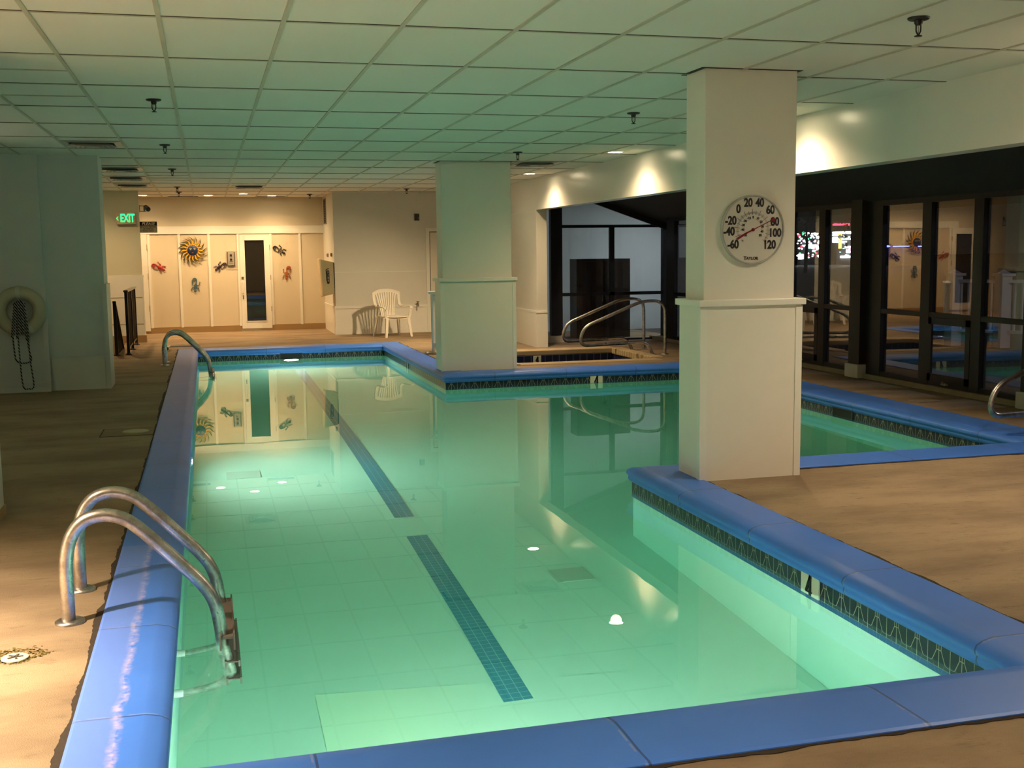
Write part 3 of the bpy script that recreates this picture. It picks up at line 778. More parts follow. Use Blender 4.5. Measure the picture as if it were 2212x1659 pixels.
# columns
def column(xs0, xs1, ys0, ys1, label, side=None):
    e = empty('column', ((xs0+xs1)/2, (ys0+ys1)/2, 0), label, 'column')
    hx, hy = (xs1-xs0)/2, (ys1-ys0)/2
    b = MB(); b.box(-hx, hx, -hy, hy, 1.2, H); bevel(b.build('shaft', colpaint, e), .006)
    b = MB(); b.box(-hx-.03, hx+.04, -hy-.03, hy+.03, 0, 1.19); b.build('wainscot', simple('column_wainscot', (.83, .79, .69), .4, var=.03), e)
    b = MB()
    for sx in (-1, 1):
        xx = -hx-.034 if sx < 0 else hx+.044
        b.box(min(xx, xx-sx*.045), max(xx, xx-sx*.045), -hy-.036, -hy-.03, 0, 1.18)
        b.box(min(xx-sx*.001, xx+sx*.004), max(xx-sx*.001, xx+sx*.004), -hy-.0355, -hy+.01, .001, 1.179)
    b.build('corner_bead', trimw, e)
    b = MB(); b.box(-hx-.055, hx+.065, -hy-.055, hy+.055, 1.185, 1.228); bevel(b.build('chair_rail', trimw, e), .004)
    b = MB(); b.box(-hx-.03, hx+.03, -hy-.02, hy+.02, H-.004, H-.001); b.build('ceiling_gap', crack_m, e)
    return e
column(3.205, 3.875, 6.985, 7.285, 'large white column in the foreground carrying the round thermometer')
column(2.985, 3.925, 14.60, 14.93, 'white column in the middle of the room at the inner pool corner')

# ------------------------------------------------------------------ things on the walls
gold = simple('sun_yellow', (.78, .42, .03), .4, var=.15, nscale=30); dkgreen = simple('sun_dark_edge', (.045, .05, .01), .5)
e = empty('sun_wall_decoration', (-.25, BY-.03, 1.672), 'metal sun face with curling yellow rays and dark blue face on the sauna wall', 'wall decoration')
for k in range(16):
    a0 = 2*PI*k/16+.06
    def ray(w, zz, mat, nm, lenf=1, par=e):
        L1, R_ = [], []
        for q in range(9):
            u = q/8; r = .105+.19*u*lenf; a = a0+.10*math.sin(u*PI*1.25)-.05+.30*u**3*(-1); a = a0-.12*math.sin(u*PI)+.20*u**2.2; ww = w*(1-u)**.75*(.75+.5*math.sin(u*PI))
            cx, cz = r*math.cos(a), r*math.sin(a); tx, tz = -math.sin(a), math.cos(a)
            L1.append((cx+tx*ww, cz+tz*ww)); R_.append((cx-tx*ww, cz-tz*ww))
        poly = L1+R_[::-1]
        b = MB(); b.prism(poly, 0, zz, M=Matrix.Rotation(PI/2, 4, 'X')); return b.build(nm, mat, par)
    o = ray(.0235, .012, dkgreen, 'ray'); ray(.0165, .020, gold, 'ray_highlight', .82, o)
R90 = Matrix.Rotation(PI/2, 4, 'X')
b = MB(); b.lathe([(.124, 0), (.124, .012), (.112, .022), (.10, .024)], 36, M=R90); b.build('collar', gold, e)
for k in range(16): b = MB(); a = 2*PI*k/16; b.ell((.116*math.cos(a), -.024, .116*math.sin(a)), (.012, .006, .012), 6); b.build('bead', simple('bead_orange', (.6, .30, .06), .4), e)
b = MB(); b.lathe([(.105, .02), (.103, .032), (.08, .044), (.04, .052)], 32, M=R90); b.ell((0, -.056, -.012), (.011, .014, .022), 8); b.build('face', simple('sun_blue', (.012, .030, .085), .4), e)
for s in (-1, 1):
    b = MB(); b.tube(smooth_path([(s*.012, -.054, .030), (s*.035, -.052, .040), (s*.066, -.042, .028)], 5), .004, 6); b.build('eyebrow', simple('brow', (.6, .55, .3), .5), e)
    b = MB(); b.ell((s*.038, -.050, .014), (.011, .006, .006), 6); b.build('eye', simple('eye_white', (.8, .78, .7), .4), e)
b = MB(); b.ell((0, -.050, -.050), (.022, .006, .007), 6); b.build('lips', simple('lips', (.35, .08, .05), .4), e)

def gecko(x, z, rot, col, label, sc=1., stripes=None, flip=1, curl=1):
    e = empty('gecko_wall_decoration', (x, BY-.006, z), label, 'wall decoration')
    e.rotation_euler = (0, rot, 0)
    m = simple('gecko_'+label.split()[0].strip(','), col, .4, var=.2, nscale=40)
    S = Matrix.Diagonal((sc*flip, sc, sc, 1))
    b = MB(); b.ell((0, -.012, 0), (.026, .010, .055), 8, M=S); b.ell((0, -.014, -.075), (.020, .010, .026), 8, M=S); b.ell((0, -.012, -.05), (.014, .008, .02), 6, M=S); b.build('body', m, e)
    for s, zz, dz in ((-1, .028, .04), (1, .028, .05), (-1, -.035, -.03), (1, -.035, -.022)):
        b = MB(); b.tube([tuple(S @ Vector(p)) for p in smooth_path([(s*.012, -.01, zz), (s*.048, -.008, zz-.012*(1 if dz > 0 else -1)), (s*.062, -.008, zz+dz)], 4)], .0065*sc, 6)
        for a in (-.7, 0, .7): b.ell((s*.062+.010*math.sin(a), -.008, zz+dz+.010*math.cos(a)*(1 if dz > 0 else -1)), (.006, .004, .006), 4, M=S)
        b.build('leg', m, e)
    pts = [(0, -.01, .040), (-.006, -.01, .075)]
    for k in range(15):
        a = PI-k*.62; r = .036*(1-k/18); pts.append((.030+r*math.cos(a), -.01, .105+r*math.sin(a)))
    b = MB(); q = smooth_path([tuple(S @ Vector(p)) for p in pts], 3); b.tube(q, [.0105*sc*(1-.72*i/len(q)) for i in range(len(q))], 7); b.build('tail', m, e)
    if stripes:
        for zz in (-.035, -.01, .015, .038):
            b = MB(); b.bar(tuple(S @ Vector((-.022, -.0225, zz))), tuple(S @ Vector((.022, -.0225, zz+.012))), .007, .003, up=(0, 1, 0)); b.build('stripe', stripes, e)
gecko(-.90, 1.335, -1.0, (.42, .035, .028), 'red metal gecko left of the sun decoration', 1.15, flip=-1)
gecko(-.22, .94, .12, (.06, .13, .15), 'teal metal gecko below the sun decoration', 1.2, flip=-1)
gecko(.265, 1.325, .9, (.03, .012, .022), 'dark purple metal gecko between the sun decoration and the control panel', 1.1)
gecko(1.51, 1.65, -.9, (.012, .012, .010), 'black metal gecko with pale stripes right of the sauna door, upper one', 1.15, simple('stripe_cream', (.6, .5, .25), .5), flip=-1)
gecko(1.62, 1.16, .1, (.36, .075, .015), 'orange metal gecko right of the sauna door, lower one', 1.2, simple('stripe_gold', (.65, .35, .05), .5))
# sauna control panel
e = empty('sauna_control_panel', (.503, BY-.002, 1.49), 'grey control panel with two black knobs beside the sauna door', 'control panel')
lb(0, simple('panel_pale', (.58, .50, .38), .5), 'backing_plate', e, (-.10, .12, -.006, 0, -.22, .16))
o = lb(0, simple('panel_dark', (.10, .09, .07), .4), 'housing', e, (-.078, .078, -.035, -.004, -.145, .145), bev=.004)
lb(0, simple('panel_grey', (.36, .33, .28), .35), 'face_plate', e, (-.062, .060, -.039, -.033, -.13, .115)); lb(0, simple('panel_light', (.6, .56, .48), .3), 'top_strip', e, (-.060, .058, -.041, -.038, .118, .134))
for z in (.075, -.012): b = MB(); b.lathe([(.023, 0), (.021, .014), (.0185, .022)], 24, M=Matrix.Translation((0, -.038, z)) @ R90); b.build('knob', black, e)
lb(0, black, 'printed_lines', e, (-.035, .035, -.0405, -.0385, -.064, -.056), (-.04, .04, -.0405, -.0385, -.10, -.096))
# exit sign
e = empty('exit_sign', (-1.355, EY-.012, 2.245), 'illuminated exit sign with green letters and left arrow', 'exit sign')
lb(0, simple('exit_housing', (.62, .46, .28), .4), 'housing', e, (-.165, .165, -.05, 0, -.105, .115), bev=.004)
lb(0, simple('exit_shade', (.10, .09, .06), .5), 'lower_edge', e, (-.14, .17, -.046, -.001, -.122, -.105))
gm = emis('exit_green', (.02, .95, .18), 1.1)
text('letters', 'EXIT', .200, gm, e, at(.026, -.0515, 0), .001, .60, .0055)
b = MB(); b.bar((-.158, -.052, .0), (-.130, -.052, .032), .011, .002, up=(0, 1, 0)); b.bar((-.158, -.052, .0), (-.130, -.052, -.032), .011, .002, up=(0, 1, 0)); b.build('arrow', gm, e)
# PLEASE sign
e = empty('shower_notice_sign', (-.985, EY+.09, 2.09), 'black and grey hanging sign headed PLEASE, beside the exit wall corner', 'sign')
lb(0, black, 'board', e, (-.155, .155, -.008, 0, -.098, .10)); lb(0, simple('sign_grey', (.40, .36, .24), .5), 'lower_panel', e, (-.147, .147, -.011, -.007, -.090, .028))
lb(0, simple('bracket', (.08, .06, .03), .5), 'bracket', e, (-.165, -.150, -.006, 0, .035, .085), (-.165, -.150, -.006, 0, -.075, -.03))
text('heading', 'PLEASE', .072, simple('sign_white', (.75, .70, .62), .5), e, at(.002, -.0095, .062), .0012, 1.0, .001, .25)
join_text('lettering', [('SHOWER BEFORE', .036, .95, .0006, 0, at(0, -.012, .005)), ('ENTERING', .036, 1, .0006, 0, at(0, -.012, -.031)), ('POOL AREA', .036, 1, .0006, 0, at(0, -.012, -.067))], black, e)
# security camera
cg = simple('camera_grey', (.10, .085, .06), .45)
e = empty('security_camera', (-1.11, EY+.04, 2.42), 'dark grey security camera on bracket at the exit wall corner', 'security camera')
lb(0, cg, 'bracket', e, (-.01, .10, -.012, .012, .045, .058), (-.01, .10, -.012, .012, -.052, -.040), (-.01, .0, -.03, .03, -.06, .066), (.06, .085, -.012, .012, -.05, .05))
b = MB(); b.tube([(.10, .06, .03), (.145, -.10, -.012)], .044, 20); b.build('housing', cg, e)
b = MB(); b.tube([(.1455, -.1015, -.0125), (.147, -.106, -.0135)], .034, 20); b.build('lens', black, e)
# extinguisher cabinet on the return wall
e = empty('fire_extinguisher_cabinet', (X1, 22.35, 1.13), 'tan fire extinguisher cabinet jutting from the wall corner with a black extinguisher symbol', 'fire cabinet')
cab = simple('cabinet_tan', (.42, .36, .20), .45, var=.1)
def quadbox(pts, y0, y1): 
    b = MB(); b.prism(pts, 0, 1); b.v = [(x, y0 if z == 0 else y1, w) for (x, w, z) in b.v]; b.f = [f[::-1] for f in b.f]; return b
quadbox([(-.243, -.38), (-.005, -.335), (-.012, .275), (-.270, .335)], -.20, .22).build('box', cab, e)
quadbox([(-.255, -.375), (-.235, -.40), (-.258, .345), (-.285, .335)], -.23, .20).build('door', simple('cabinet_edge', (.66, .52, .30), .4), e)
quadbox([(-.010, -.22), (.000, -.22), (-.006, .26), (-.020, .26)], -.206, -.19).build('dark_gap', crack_m, e)
b = MB(); b.prism([(.026*math.cos(a)+0, (.105 if math.sin(a) >= 0 else -.105)+.026*math.sin(a)) for a in [2*PI*k/24 for k in range(24)]], 0, .003, M=Matrix.Translation((-.125, -.203, -.01)) @ R90)
b.tube([(-.155, -.204, .06), (-.163, -.204, .125), (-.140, -.204, .150), (-.105, -.204, .155)], .006, 6); b.bar((-.157, -.204, -.08), (-.160, -.204, .08), .010, .003, up=(0, 1, 0)); b.build('extinguisher_symbol', black, e)
join_text('lettering', [(c_, .050, .9, .001, 0, at(-.124, -.207, z_)) for c_, z_ in (('F', .080), ('I', .030), ('R', -.022), ('E', -.078))], simple('sym_tan', (.5, .42, .26), .5), e)
for y, z, l in ((23.2, 1.54, 'small wall box above the cabinet, farther of two'), (22.5, 1.55, 'small wall box above the cabinet, nearer of two')):
    e = empty('wall_junction_box', (X1, y, z), l, 'electrical box'); lb(0, simple('jb', (.30, .22, .11), .5), 'case', e, (-.03, 0, -.05, .05, -.035, .035), bev=.003); lb(0, simple('jb2', (.18, .13, .06), .5), 'toggle', e, (-.036, -.03, -.01, .01, -.015, .015))
e = empty('wall_grille', (X1, 23.58, 2.43), 'narrow dark air grille high on the return wall', 'air vent')
lb(0, ventm, 'frame', e, (-.012, 0, -.24, -.22, -.26, .26), (-.012, 0, .22, .24, -.26, .26), (-.012, 0, -.24, .24, .245, .26), (-.012, 0, -.24, .24, -.26, -.245)); lb(0, ventd, 'duct_opening', e, (-.003, 0, -.22, .22, -.245, .245))
b = MB()
for k in range(14): b.box(-.011, -.002, -.22, .22, -.235+.035*k, -.222+.035*k)
b.build('slat', simple('grille_slat', (.16, .13, .08), .5), e)
# black box, and hose bibb on chair wall
e = empty('wall_speaker', (4.03, CY, 2.26), 'small black box high on the wall left of the panelled door', 'wall box')
lb(0, black, 'case', e, (-.045, .045, -.04, 0, -.062, .062), bev=.004); lb(0, simple('box_rim', (.45, .44, .38), .5), 'back_plate', e, (-.055, .055, -.006, 0, -.072, .072)); lb(0, simple('box_dot', (.35, .33, .25), .5), 'indicator', e, (.022, .034, -.042, -.04, -.03, -.01))
e = empty('hose_bibb', (4.0, CY-.01, .57), 'small dark hose tap on the wall rail right of the chair', 'tap')
b = MB(); b.tube([(0, 0, 0), (0, -.10, .0)], .012, 10); b.tube(fillet([(0, -.09, 0), (0, -.13, 0), (0, -.14, -.05)], .02, 4), .012, 10); b.build('spout', simple('bronze', (.16, .13, .08), .4, 1), e)
b = MB(); b.lathe([(.028, 0), (.032, .006), (.028, .014)], 12, M=Matrix.Translation((0, -.10, .035))); b.tube([(0, -.10, .01), (0, -.10, .04)], .006, 8); b.build('handwheel', simple('bronze', (.16, .13, .08), .4, 1), e)

# life ring and rope
e = empty('life_ring', (-2.10, 14.16, .955), 'white life ring hung on the dark left wall', 'life ring')
b = MB(); b.tube([(.215*math.cos(a), -.055, .215*math.sin(a)) for a in [2*PI*k/48 for k in range(48)]], .072, 18, closed=True); b.build('ring', simple('ring_foam', (.52, .49, .33), .6), e)
for a in (PI/2+.02, -PI/2+.52, PI+.5, .35-.1):
    if a in (PI/2+.02, -PI/2+.52):
        b = MB(); cx, cz = .215*math.cos(a), .215*math.sin(a)
        tx, tz = -math.sin(a), math.cos(a)
        for s in (0,):
            pts = []
            for k in range(20):
                q = 2*PI*k/20; pts.append((cx+math.cos(a)*.076*math.cos(q), -.055+.076*math.sin(q), cz+math.sin(a)*.076*math.cos(q)))
            vs = [(x-tx*.022, y, z-tz*.022) for x, y, z in pts]+[(x+tx*.022, y, z+tz*.022) for x, y, z in pts]
            b.add(vs, [(k, (k+1) % 20, 20+(k+1) % 20, 20+k) for k in range(20)], True)
        b.build('strap', simple('ring_strap', (.60, .58, .44), .6), e)
ropem, t_, o_ = nt('black_white_rope')
uvn = N(t_, 'ShaderNodeTexCoord'); sp = N(t_, 'ShaderNodeSeparateXYZ'); t_.links.new(uvn.outputs['Object'], sp.inputs[0])
s1 = mth(t_, 'ADD', mth(t_, 'MULTIPLY', sp.outputs[2], 26), mth(t_, 'MULTIPLY', sp.outputs[0], 38))
P(t_, o_, mixc(t_, mth(t_, 'GREATER_THAN', mth(t_, 'FRACT', s1), .55), (.010, .010, .012), (.42, .40, .38)), .8)
e = empty('throw_rope', (-2.10, 14.06, .955), 'black and white rope coiled through the life ring and hanging down', 'rope')
b = MB()
for k in range(8):
    x = -.045+.016*k+random.uniform(-.004, .004); yb = -.075 if k % 2 else -.055
    top = .13-abs(k-3.5)*.012; bot = -.32+random.uniform(-.02, .05)
    x2 = -.085+.026*k
    b.tube(smooth_path([(x*.5, .02, top-.01), (x, yb*.8, top), (x, yb, .04), ((x+x2)/2, yb, -.12), (x2, yb, bot)], 5), .0105, 8)
b.build('hank', ropem, e)
def loop(x0, x1, z0, z1):
    b = MB(); m_ = (x0+x1)/2; b.tube(smooth_path([(x0, -.05, z0), (x0+.004, -.04, (z0+z1)/2), (x0+.02, -.03, z1+.03), (m_+.02, -.03, z1), (x1+.028, -.03, z1+.03), (x1+.01, -.04, (z0+z1)/2), (x1, -.05, z0)], 6), .0085, 8); b.build('hanging_loop', ropem, e)
loop(-.075, .075, -.28, -.60); loop(-.02, .085, -.28, -.90)

# thermometer on the front column
TX, TY, TZ = 3.548, 6.985, 1.692
e = empty('dial_thermometer', (TX, TY, TZ), 'large round white dial thermometer with red needle on the front column', 'thermometer')
RR = .2286
b = MB(); b.lathe([(RR, 0), (RR+.002, .004), (RR+.002, .030), (RR-.002, .036), (RR-.007, .034), (RR-.010, .022)], 72, M=R90, caps=(0, 0)); b.build('rim', simple('rim_grey', (.42, .42, .38), .2), e)
b = MB(); b.lathe([(RR-.006, .014), (RR-.007, .024)], 72, M=R90); b.build('dial_face', simple('dial_white', (.68, .64, .57), .5, var=.02), e)
kx, kz = .000605, .000562
def tp(x, y): return ((x-1040)*kx, -(y-640)*kz)
items = []
for s_, x, y in (('20', 980, 325), ('40', 1120, 325), ('0', 862, 398), ('60', 1250, 410), ('-20', 772, 535), ('80', 1308, 550), ('-40', 752, 662), ('100', 1310, 682), ('-60', 802, 815), ('120', 1245, 822)):
    q = tp(x, y); items.append((s_, .077, .80, .0028, 0, at(q[0], -.0255, q[1])))
for s_, x, y in (('-10', 990, 503), ('0', 1042, 493), ('10', 1097, 508), ('-20', 940, 537), ('20', 1138, 547), ('-30', 918, 585), ('30', 1155, 605), ('-40', 913, 640), ('40', 1150, 663), ('50', 1130, 708), ('-50', 945, 708)):
    q = tp(x, y); items.append((s_, .022, .95, .0005, 0, at(q[0], -.0255, q[1])))
for s_, x, y in (('T', 948, 978),): q = tp(x, y); items.append((s_, .034, 1, .0006, 0, at(q[0], -.0255, q[1])))
q = tp(1035, 981); items.append(('AYLOR', .027, 1.0, .0006, 0, at(q[0], -.0255, q[1])))
q = tp(915, 772); items.append(('°F', .018, 1, .0002, 0, at(q[0], -.0255, q[1])))
join_text('numerals', items, simple('ink', (.012, .010, .014), .5), e)
b = MB()
for k in range(181):
    T_ = -60+k; a = math.radians(200-(T_+60)*242/180)
    if T_ % 20 == 0: r0, r1, w = .098, .138, .0022
    elif T_ % 10 == 0: r0, r1, w = .100, .126, .0020
    elif T_ % 2 == 0: r0, r1, w = .106, .120, .0008
    else: continue
    b.bar((r0*math.cos(a), -.0252, r0*math.sin(a)), (r1*math.cos(a), -.0252, r1*math.sin(a)), w, .0008, up=(0, 1, 0))
pts = [(.066*math.cos(a), -.0252, .006+.066*math.sin(a)) for a in [math.radians(200-240*k/30) for k in range(31)]]
for p_, q_ in zip(pts, pts[1:]): b.bar(p_, q_, .0009, .0006, up=(0, 1, 0))
b.build('scale_marks', simple('ink', (.012, .010, .014), .5), e)
red = simple('needle_red', (.22, .006, .022), .4)
b = MB(); b.bar((-.112, -.030, -.058), (-.045, -.030, -.020), .016, .002, up=(0, 1, 0), w2=.012); b.bar((-.045, -.030, -.020), (.0, -.030, .0), .010, .002, up=(0, 1, 0)); b.ell((-.112, -.030, -.058), (.008, .001, .008), 8)
b.bar((0, -.030, 0), (.135, -.030, .062), .0065, .002, up=(0, 1, 0), w2=.004)
b.prism([(.118, .054), (.150, .084), (.152, .070), (.170, .074), (.158, .060), (.150, .052)], 0, .002, M=Matrix.Translation((0, -.029, 0)) @ R90); b.ell((.145, -.030, .066), (.013, .0015, .010), 8)
b.build('needle', red, e)
b = MB(); b.lathe([(.011, 0), (.011, .010), (.006, .014)], 20, M=Matrix.Translation((0, -.024, 0)) @ R90); b.build('hub', red, e)
b = MB(); prof_ = [(RR-.009, .033)]+[((RR-.009)*math.cos(a), .033+.014*math.sin(a)) for a in [PI/2*k/8 for k in range(1, 8)]]; b.lathe(prof_, 64, M=R90, caps=(0, 1)); b.build('lens', lens_m, e)

# ------------------------------------------------------------------ furniture
def plastic_chair():
    e = empty('plastic_armchair', (3.36, 21.22, 0), 'white plastic garden armchair with slatted back against the rear wall', 'chair', rz=math.radians(17))
    b = MB(); b.prism([(-.23, -.24), (.23, -.24), (.21, .20), (-.21, .20)], .375, .392); b.tube(smooth_path([(-.23, -.235, .383), (0, -.255, .379), (.23, -.235, .383)], 6), .014, 8)
    b.box(-.215, .215, -.232, -.216, .335, .38); bevel(b.build('seat', chairp, e), .006)
    bk = MB()
    # crest rail and side stiles
    crest = smooth_path([(-.285, .25, .795), (-.15, .275, .85), (0, .285, .862), (.15, .275, .85), (.285, .25, .795)], 6)
    for p_, q_ in zip(crest, crest[1:]): bk.bar(p_, q_, .018, .066)
    for s in (-1, 1):
        st = smooth_path([(s*.262, .255, .80), (s*.258, .245, .70), (s*.255, .20, .60), (s*.272, .10, .565)], 5)
        for p_, q_ in zip(st, st[1:]): bk.bar(p_, q_, .055, .018, up=(0, 1, 0))
    bk.build('back_frame', chairp, e)
    for k in range(9):
        u = (k-4)/4; sl = MB(); pts = smooth_path([(u*.125, .19, .385), (u*.145, .225, .55), (u*.175, .255, .70), (u*.205, .278-.015*abs(u), .84-.02*abs(u))], 3)
        for p_, q_ in zip(pts, pts[1:]): sl.bar(p_, q_, .026, .008, up=(0, 1, 0))
        sl.build('back_slat', chairp, e)
    for s in (-1, 1):
        a = MB(); pts = smooth_path([(s*.272, .12, .565), (s*.285, -.05, .57), (s*.285, -.20, .565), (s*.275, -.255, .545), (s*.262, -.262, .50)], 4)
        for p_, q_ in zip(pts, pts[1:]): a.bar(p_, q_, .052, .014, up=(0, 0, 1) if abs((q_-p_).z) < .02 else (0, 1, 0))
        pts = [(s*.262, -.258, .51), (s*.245, -.235, .40), (s*.235, -.235, .36)]
        for p_, q_ in zip(pts, pts[1:]): a.bar(p_, q_, .05, .016, up=(0, 1, 0))
        a.build('armrest', chairp, e)
        for yy, spl in ((-.235, -.04), (.20, .075)):
            l = MB(); l.bar((s*.215, yy, .375), (s*.262, yy+spl, .0), .060, .010, up=(0, 1, 0), w2=.040); l.bar((s*.238, yy+(.02 if yy < 0 else -.02), .375), (s*.280, yy+spl+(.012 if yy < 0 else -.012), .0), .010, .050, up=(0, 1, 0), h2=.034)
            l.build('leg', chairp, e)
    return e
plastic_chair()

# white railing panel behind the middle column
fw = simple('fence_white', (.86, .84, .80), .3)
e = empty('white_railing', (3.37, 17.25, 0), 'white picket railing panel partly hidden behind the middle column', 'railing', rz=math.radians(-60))
FLEN = .95
for x in (0, FLEN):
    b = MB(); b.box(x-.022, x+.022, -.022, .022, .03, .93); b.build('post', fw, e)
    b = MB(); b.lathe([(.036, 0), (.034, .02), (.024, .03)], 12, M=Matrix.Translation((x, 0, .025))); b.build('collar', fw, e)
    b = MB(); b.tube(fillet([(x, -.16, .022), (x, -.10, .03), (x, .10, .03), (x, .17, .022)], .04, 5), .020, 10); b.build('foot', simple('foot_grey', (.50, .50, .42), .4), e)
b = MB(); b.box(-.06, FLEN+.06, -.045, .045, .93, .955); b.prism([(-.07, -.05), (FLEN+.07, -.05), (FLEN+.07, .05), (-.07, .05)], .955, .975); bevel(b.build('cap_rail', fw, e), .008)
b = MB(); b.box(.02, FLEN-.02, -.018, .018, .82, .90); b.build('top_rail', fw, e)
b = MB(); b.box(.02, FLEN-.02, -.018, .018, .10, .17); b.build('bottom_rail', fw, e)
for k in range(14):
    x = .065+(FLEN-.13)*k/13; b = MB(); b.box(x-.011, x+.011, -.011, .011, .165, .825); b.build('picket', fw, e)

# black stair railings
bm = simple('black_rail', (.010, .009, .008), .35); mesh_m = simple('dark_infill', (.030, .018, .010), .6)
e = empty('stair_railing', (-1.25, 19.0, 0), 'black upright guard railing beside the stairs, taller of the two', 'railing')
YL = 2.15
for y in (0, YL*.5, YL):
    b = MB(); b.box(-.022, .022, y-.022, y+.022, 0, 1.0); b.build('post', bm, e)
    b = MB(); b.lathe([(.06, 0), (.06, .008), (.04, .02), (.03, .035)], 14, M=Matrix.Translation((0, y, 0))); b.build('flange', bm, e)
b = MB(); b.box(-.036, .036, -.04, YL+.06, 1.0, 1.035); bevel(b.build('top_rail', simple('rail_top_sheen', (.05, .04, .03), .18), e), .01)
b = MB(); b.box(-.012, .012, 0, YL, .10, .125); b.build('bottom_rail', bm, e)
b = MB()
for k in range(28): y = .06+(YL-.1)*k/27; b.box(-.008, .008, y-.008, y+.008, .12, 1.0)
b.build('balusters', mesh_m, e)
e = empty('stair_railing', (-1.43, 19.0, 0), 'black sloping handrail going down the stairs, shorter of the two', 'railing')
b = MB(); b.box(-.024, .024, -.024, .024, 0, .84); b.build('post', bm, e); b = MB(); b.lathe([(.07, 0), (.07, .008), (.04, .02)], 14); b.build('flange', bm, e)
b = MB(); b.bar((0, -.03, .85), (-.0, 1.45, -.05), .05, .035); b.build('top_rail', bm, e)
b = MB()
for k in range(14): y = .08+1.3*k/13; zt = .84-y*.608; b.box(-.009, .009, y-.009, y+.009, max(-.9, zt-.85), zt)
b.build('balusters', bm, e)
b = MB(); b.bar((0, 0, .06), (0, 1.45, -.82), .02, .03); b.build('bottom_rail', bm, e)

# ------------------------------------------------------------------ sunroom beyond the soffit
WX = 7.64
b = MB(); b.add([(5.37, -2.6, 2.88), (7.95, -2.6, 1.99), (7.95, 18.75, 1.99), (5.37, 18.75, 2.88)], [(0, 1, 2, 3)]); b.add([(5.37, -2.6, 2.93), (7.95, -2.6, 2.04), (7.95, 18.75, 2.04), (5.37, 18.75, 2.93)], [(0, 3, 2, 1)])
b.box(5.36, 5.40, -2.6, 18.7, 2.236, 2.92)
struct(b.build('ceiling_sunroom', darkceil))
wbox('wall_right_curb', simple('curb_concrete', (.36, .28, .17), .8, var=.2), (WX-.06, WX+.22, -2.6, 18.8, 0, .055))
YB = [12.13+3.05*k for k in range(-5, 3)]
def pane(par, a, c_, z0, z1, x=.014, tilt=.029):
    # sealed unit sitting slightly skewed in its rebate
    m_ = (a+c_)/2; d_ = tilt*(c_-a)/2; b = MB()
    b.prism([(x-d_, a), (x-d_+.005, a), (x+d_+.005, c_), (x+d_, c_)], z0, z1); return b.build('pane', pane_m, par)
def window_bay(i, ya, yb):
    e = empty('window_%d' % i, (WX, (ya+yb)/2, 0), None, None, kind='structure')
    h = (yb-ya)/2; fr = MB()
    # glazing columns measured from the near end
    xs_ = [(-h+.21, -h+.84), (-h+.99, -h+1.70), (-h+1.86, -h+2.62)]
    y = -h+.12; segs_ = []
    last = -h+.10
    for a, c_ in xs_:
        fr.box(-.018, .045, last, a, .055, 2.06); last = c_
    fr.box(-.018, .045, last, h-.10, .055, 2.06)
    for a, c_ in xs_:
        fr.box(-.014, .04, a, c_, .055, .105); fr.box(-.014, .04, a, c_, .795, .85); None
    fr.box(-.0185, .0455, -h+.08, h-.08, 2.045, 2.13)
    fr.build('frame', darkwood, e)
    for k, (a, c_) in enumerate(xs_):
        pane(e, a, c_, .85, 2.045)
        if k == 1:
            f = MB(); f.box(-.022, .004, a, a+.075, .105, .795); f.box(-.022, .004, c_-.06, c_, .105, .795); f.box(-.022, .004, a, c_, .725, .795); f.box(-.022, .004, a, c_, .105, .185)
            s = f.build('awning_sash', darkwood, e)
            pane(s, a+.075, c_-.06, .185, .725, -.012, 0)
            b = MB(); b.box(-.075, -.045, (a+c_)/2-.05, (a+c_)/2+.03, .085, .105); b.tube([(-.07, (a+c_)/2-.01, .10), (-.10, (a+c_)/2-.03, .125)], .008, 8); b.build('crank', simple('crank_pale', (.40, .33, .26), .5), s)
        else:
            pane(e, a, c_, .105, .795)
for i in range(len(YB)-1): window_bay(i+1, YB[i], YB[i+1])
plabels = ['behind the camera', 'beside the near deck', 'level with the front deck', 'at the right edge of the photo', 'just right of the front column', 'hidden behind the front column', 'by the hot tub corner', '']
for k, y in enumerate(YB[1:7]):
    e = empty('window_post', (WX, y, 0), 'dark brown post with white block foot between windows, '+['behind the camera', 'beside the near deck', 'level with the front right deck', 'at the right edge of the photo', 'just right of the front column', 'behind the front column'][k], 'post')
    b = MB(); b.box(-.10, .09, -.125, .11, .15, 2.13); b.build('post_shaft', simple('post_brown', (.022, .014, .007), .55, var=.15), e)
    b = MB(); b.box(-.13, .10, -.15, .14, 0, .165); bevel(b.build('base_block', simple('base_cream', (.66, .60, .48), .5), e), .006)
# far glazed end of the sunroom
e = empty('window_8', (6.85, 18.7, 0), None, None, kind='structure')
b = MB(); b.box(-1.14, -.935, -.06, .05, .12, 2.75); b.box(.925, 1.2, -.06, .05, .0, 2.2)
for z0_, z1_ in ((.0, .03), (.79, .845), (1.96, 2.01)): b.box(-.935, .925, -.03, .03, z0_, z1_)
b.box(-.06, .027, -.03, .03, 0, 1.97); b.build('frame', simple('black_frame', (.008, .007, .006), .5), e)
for a, c_, z0_, z1_ in ((-.935, -.06, .03, .79), (.027, .925, .03, .79), (-.935, -.06, .845, 1.96), (.027, .925, .845, 1.96), (-.935, .925, 2.01, 2.55)):
    b = MB(); b.box(a, c_, -.003, .003, z0_, z1_); b.build('pane', glassmat('end_glass', .92, .9) if 'eg' not in MATS else MATS['eg'], e)
wbox('trim_10', simple('base_cream', (.66, .60, .48), .5), (5.62, 5.93, 18.58, 18.72, 0, .115), (7.83, 8.02, 18.55, 18.70, 0, .12))
# dark slope beam in front of the end glazing
b = MB(); b.bar((5.4, 18.66, 2.80), (7.95, 18.66, 1.93), .06, .10); struct(b.build('trim_11', darkwood))
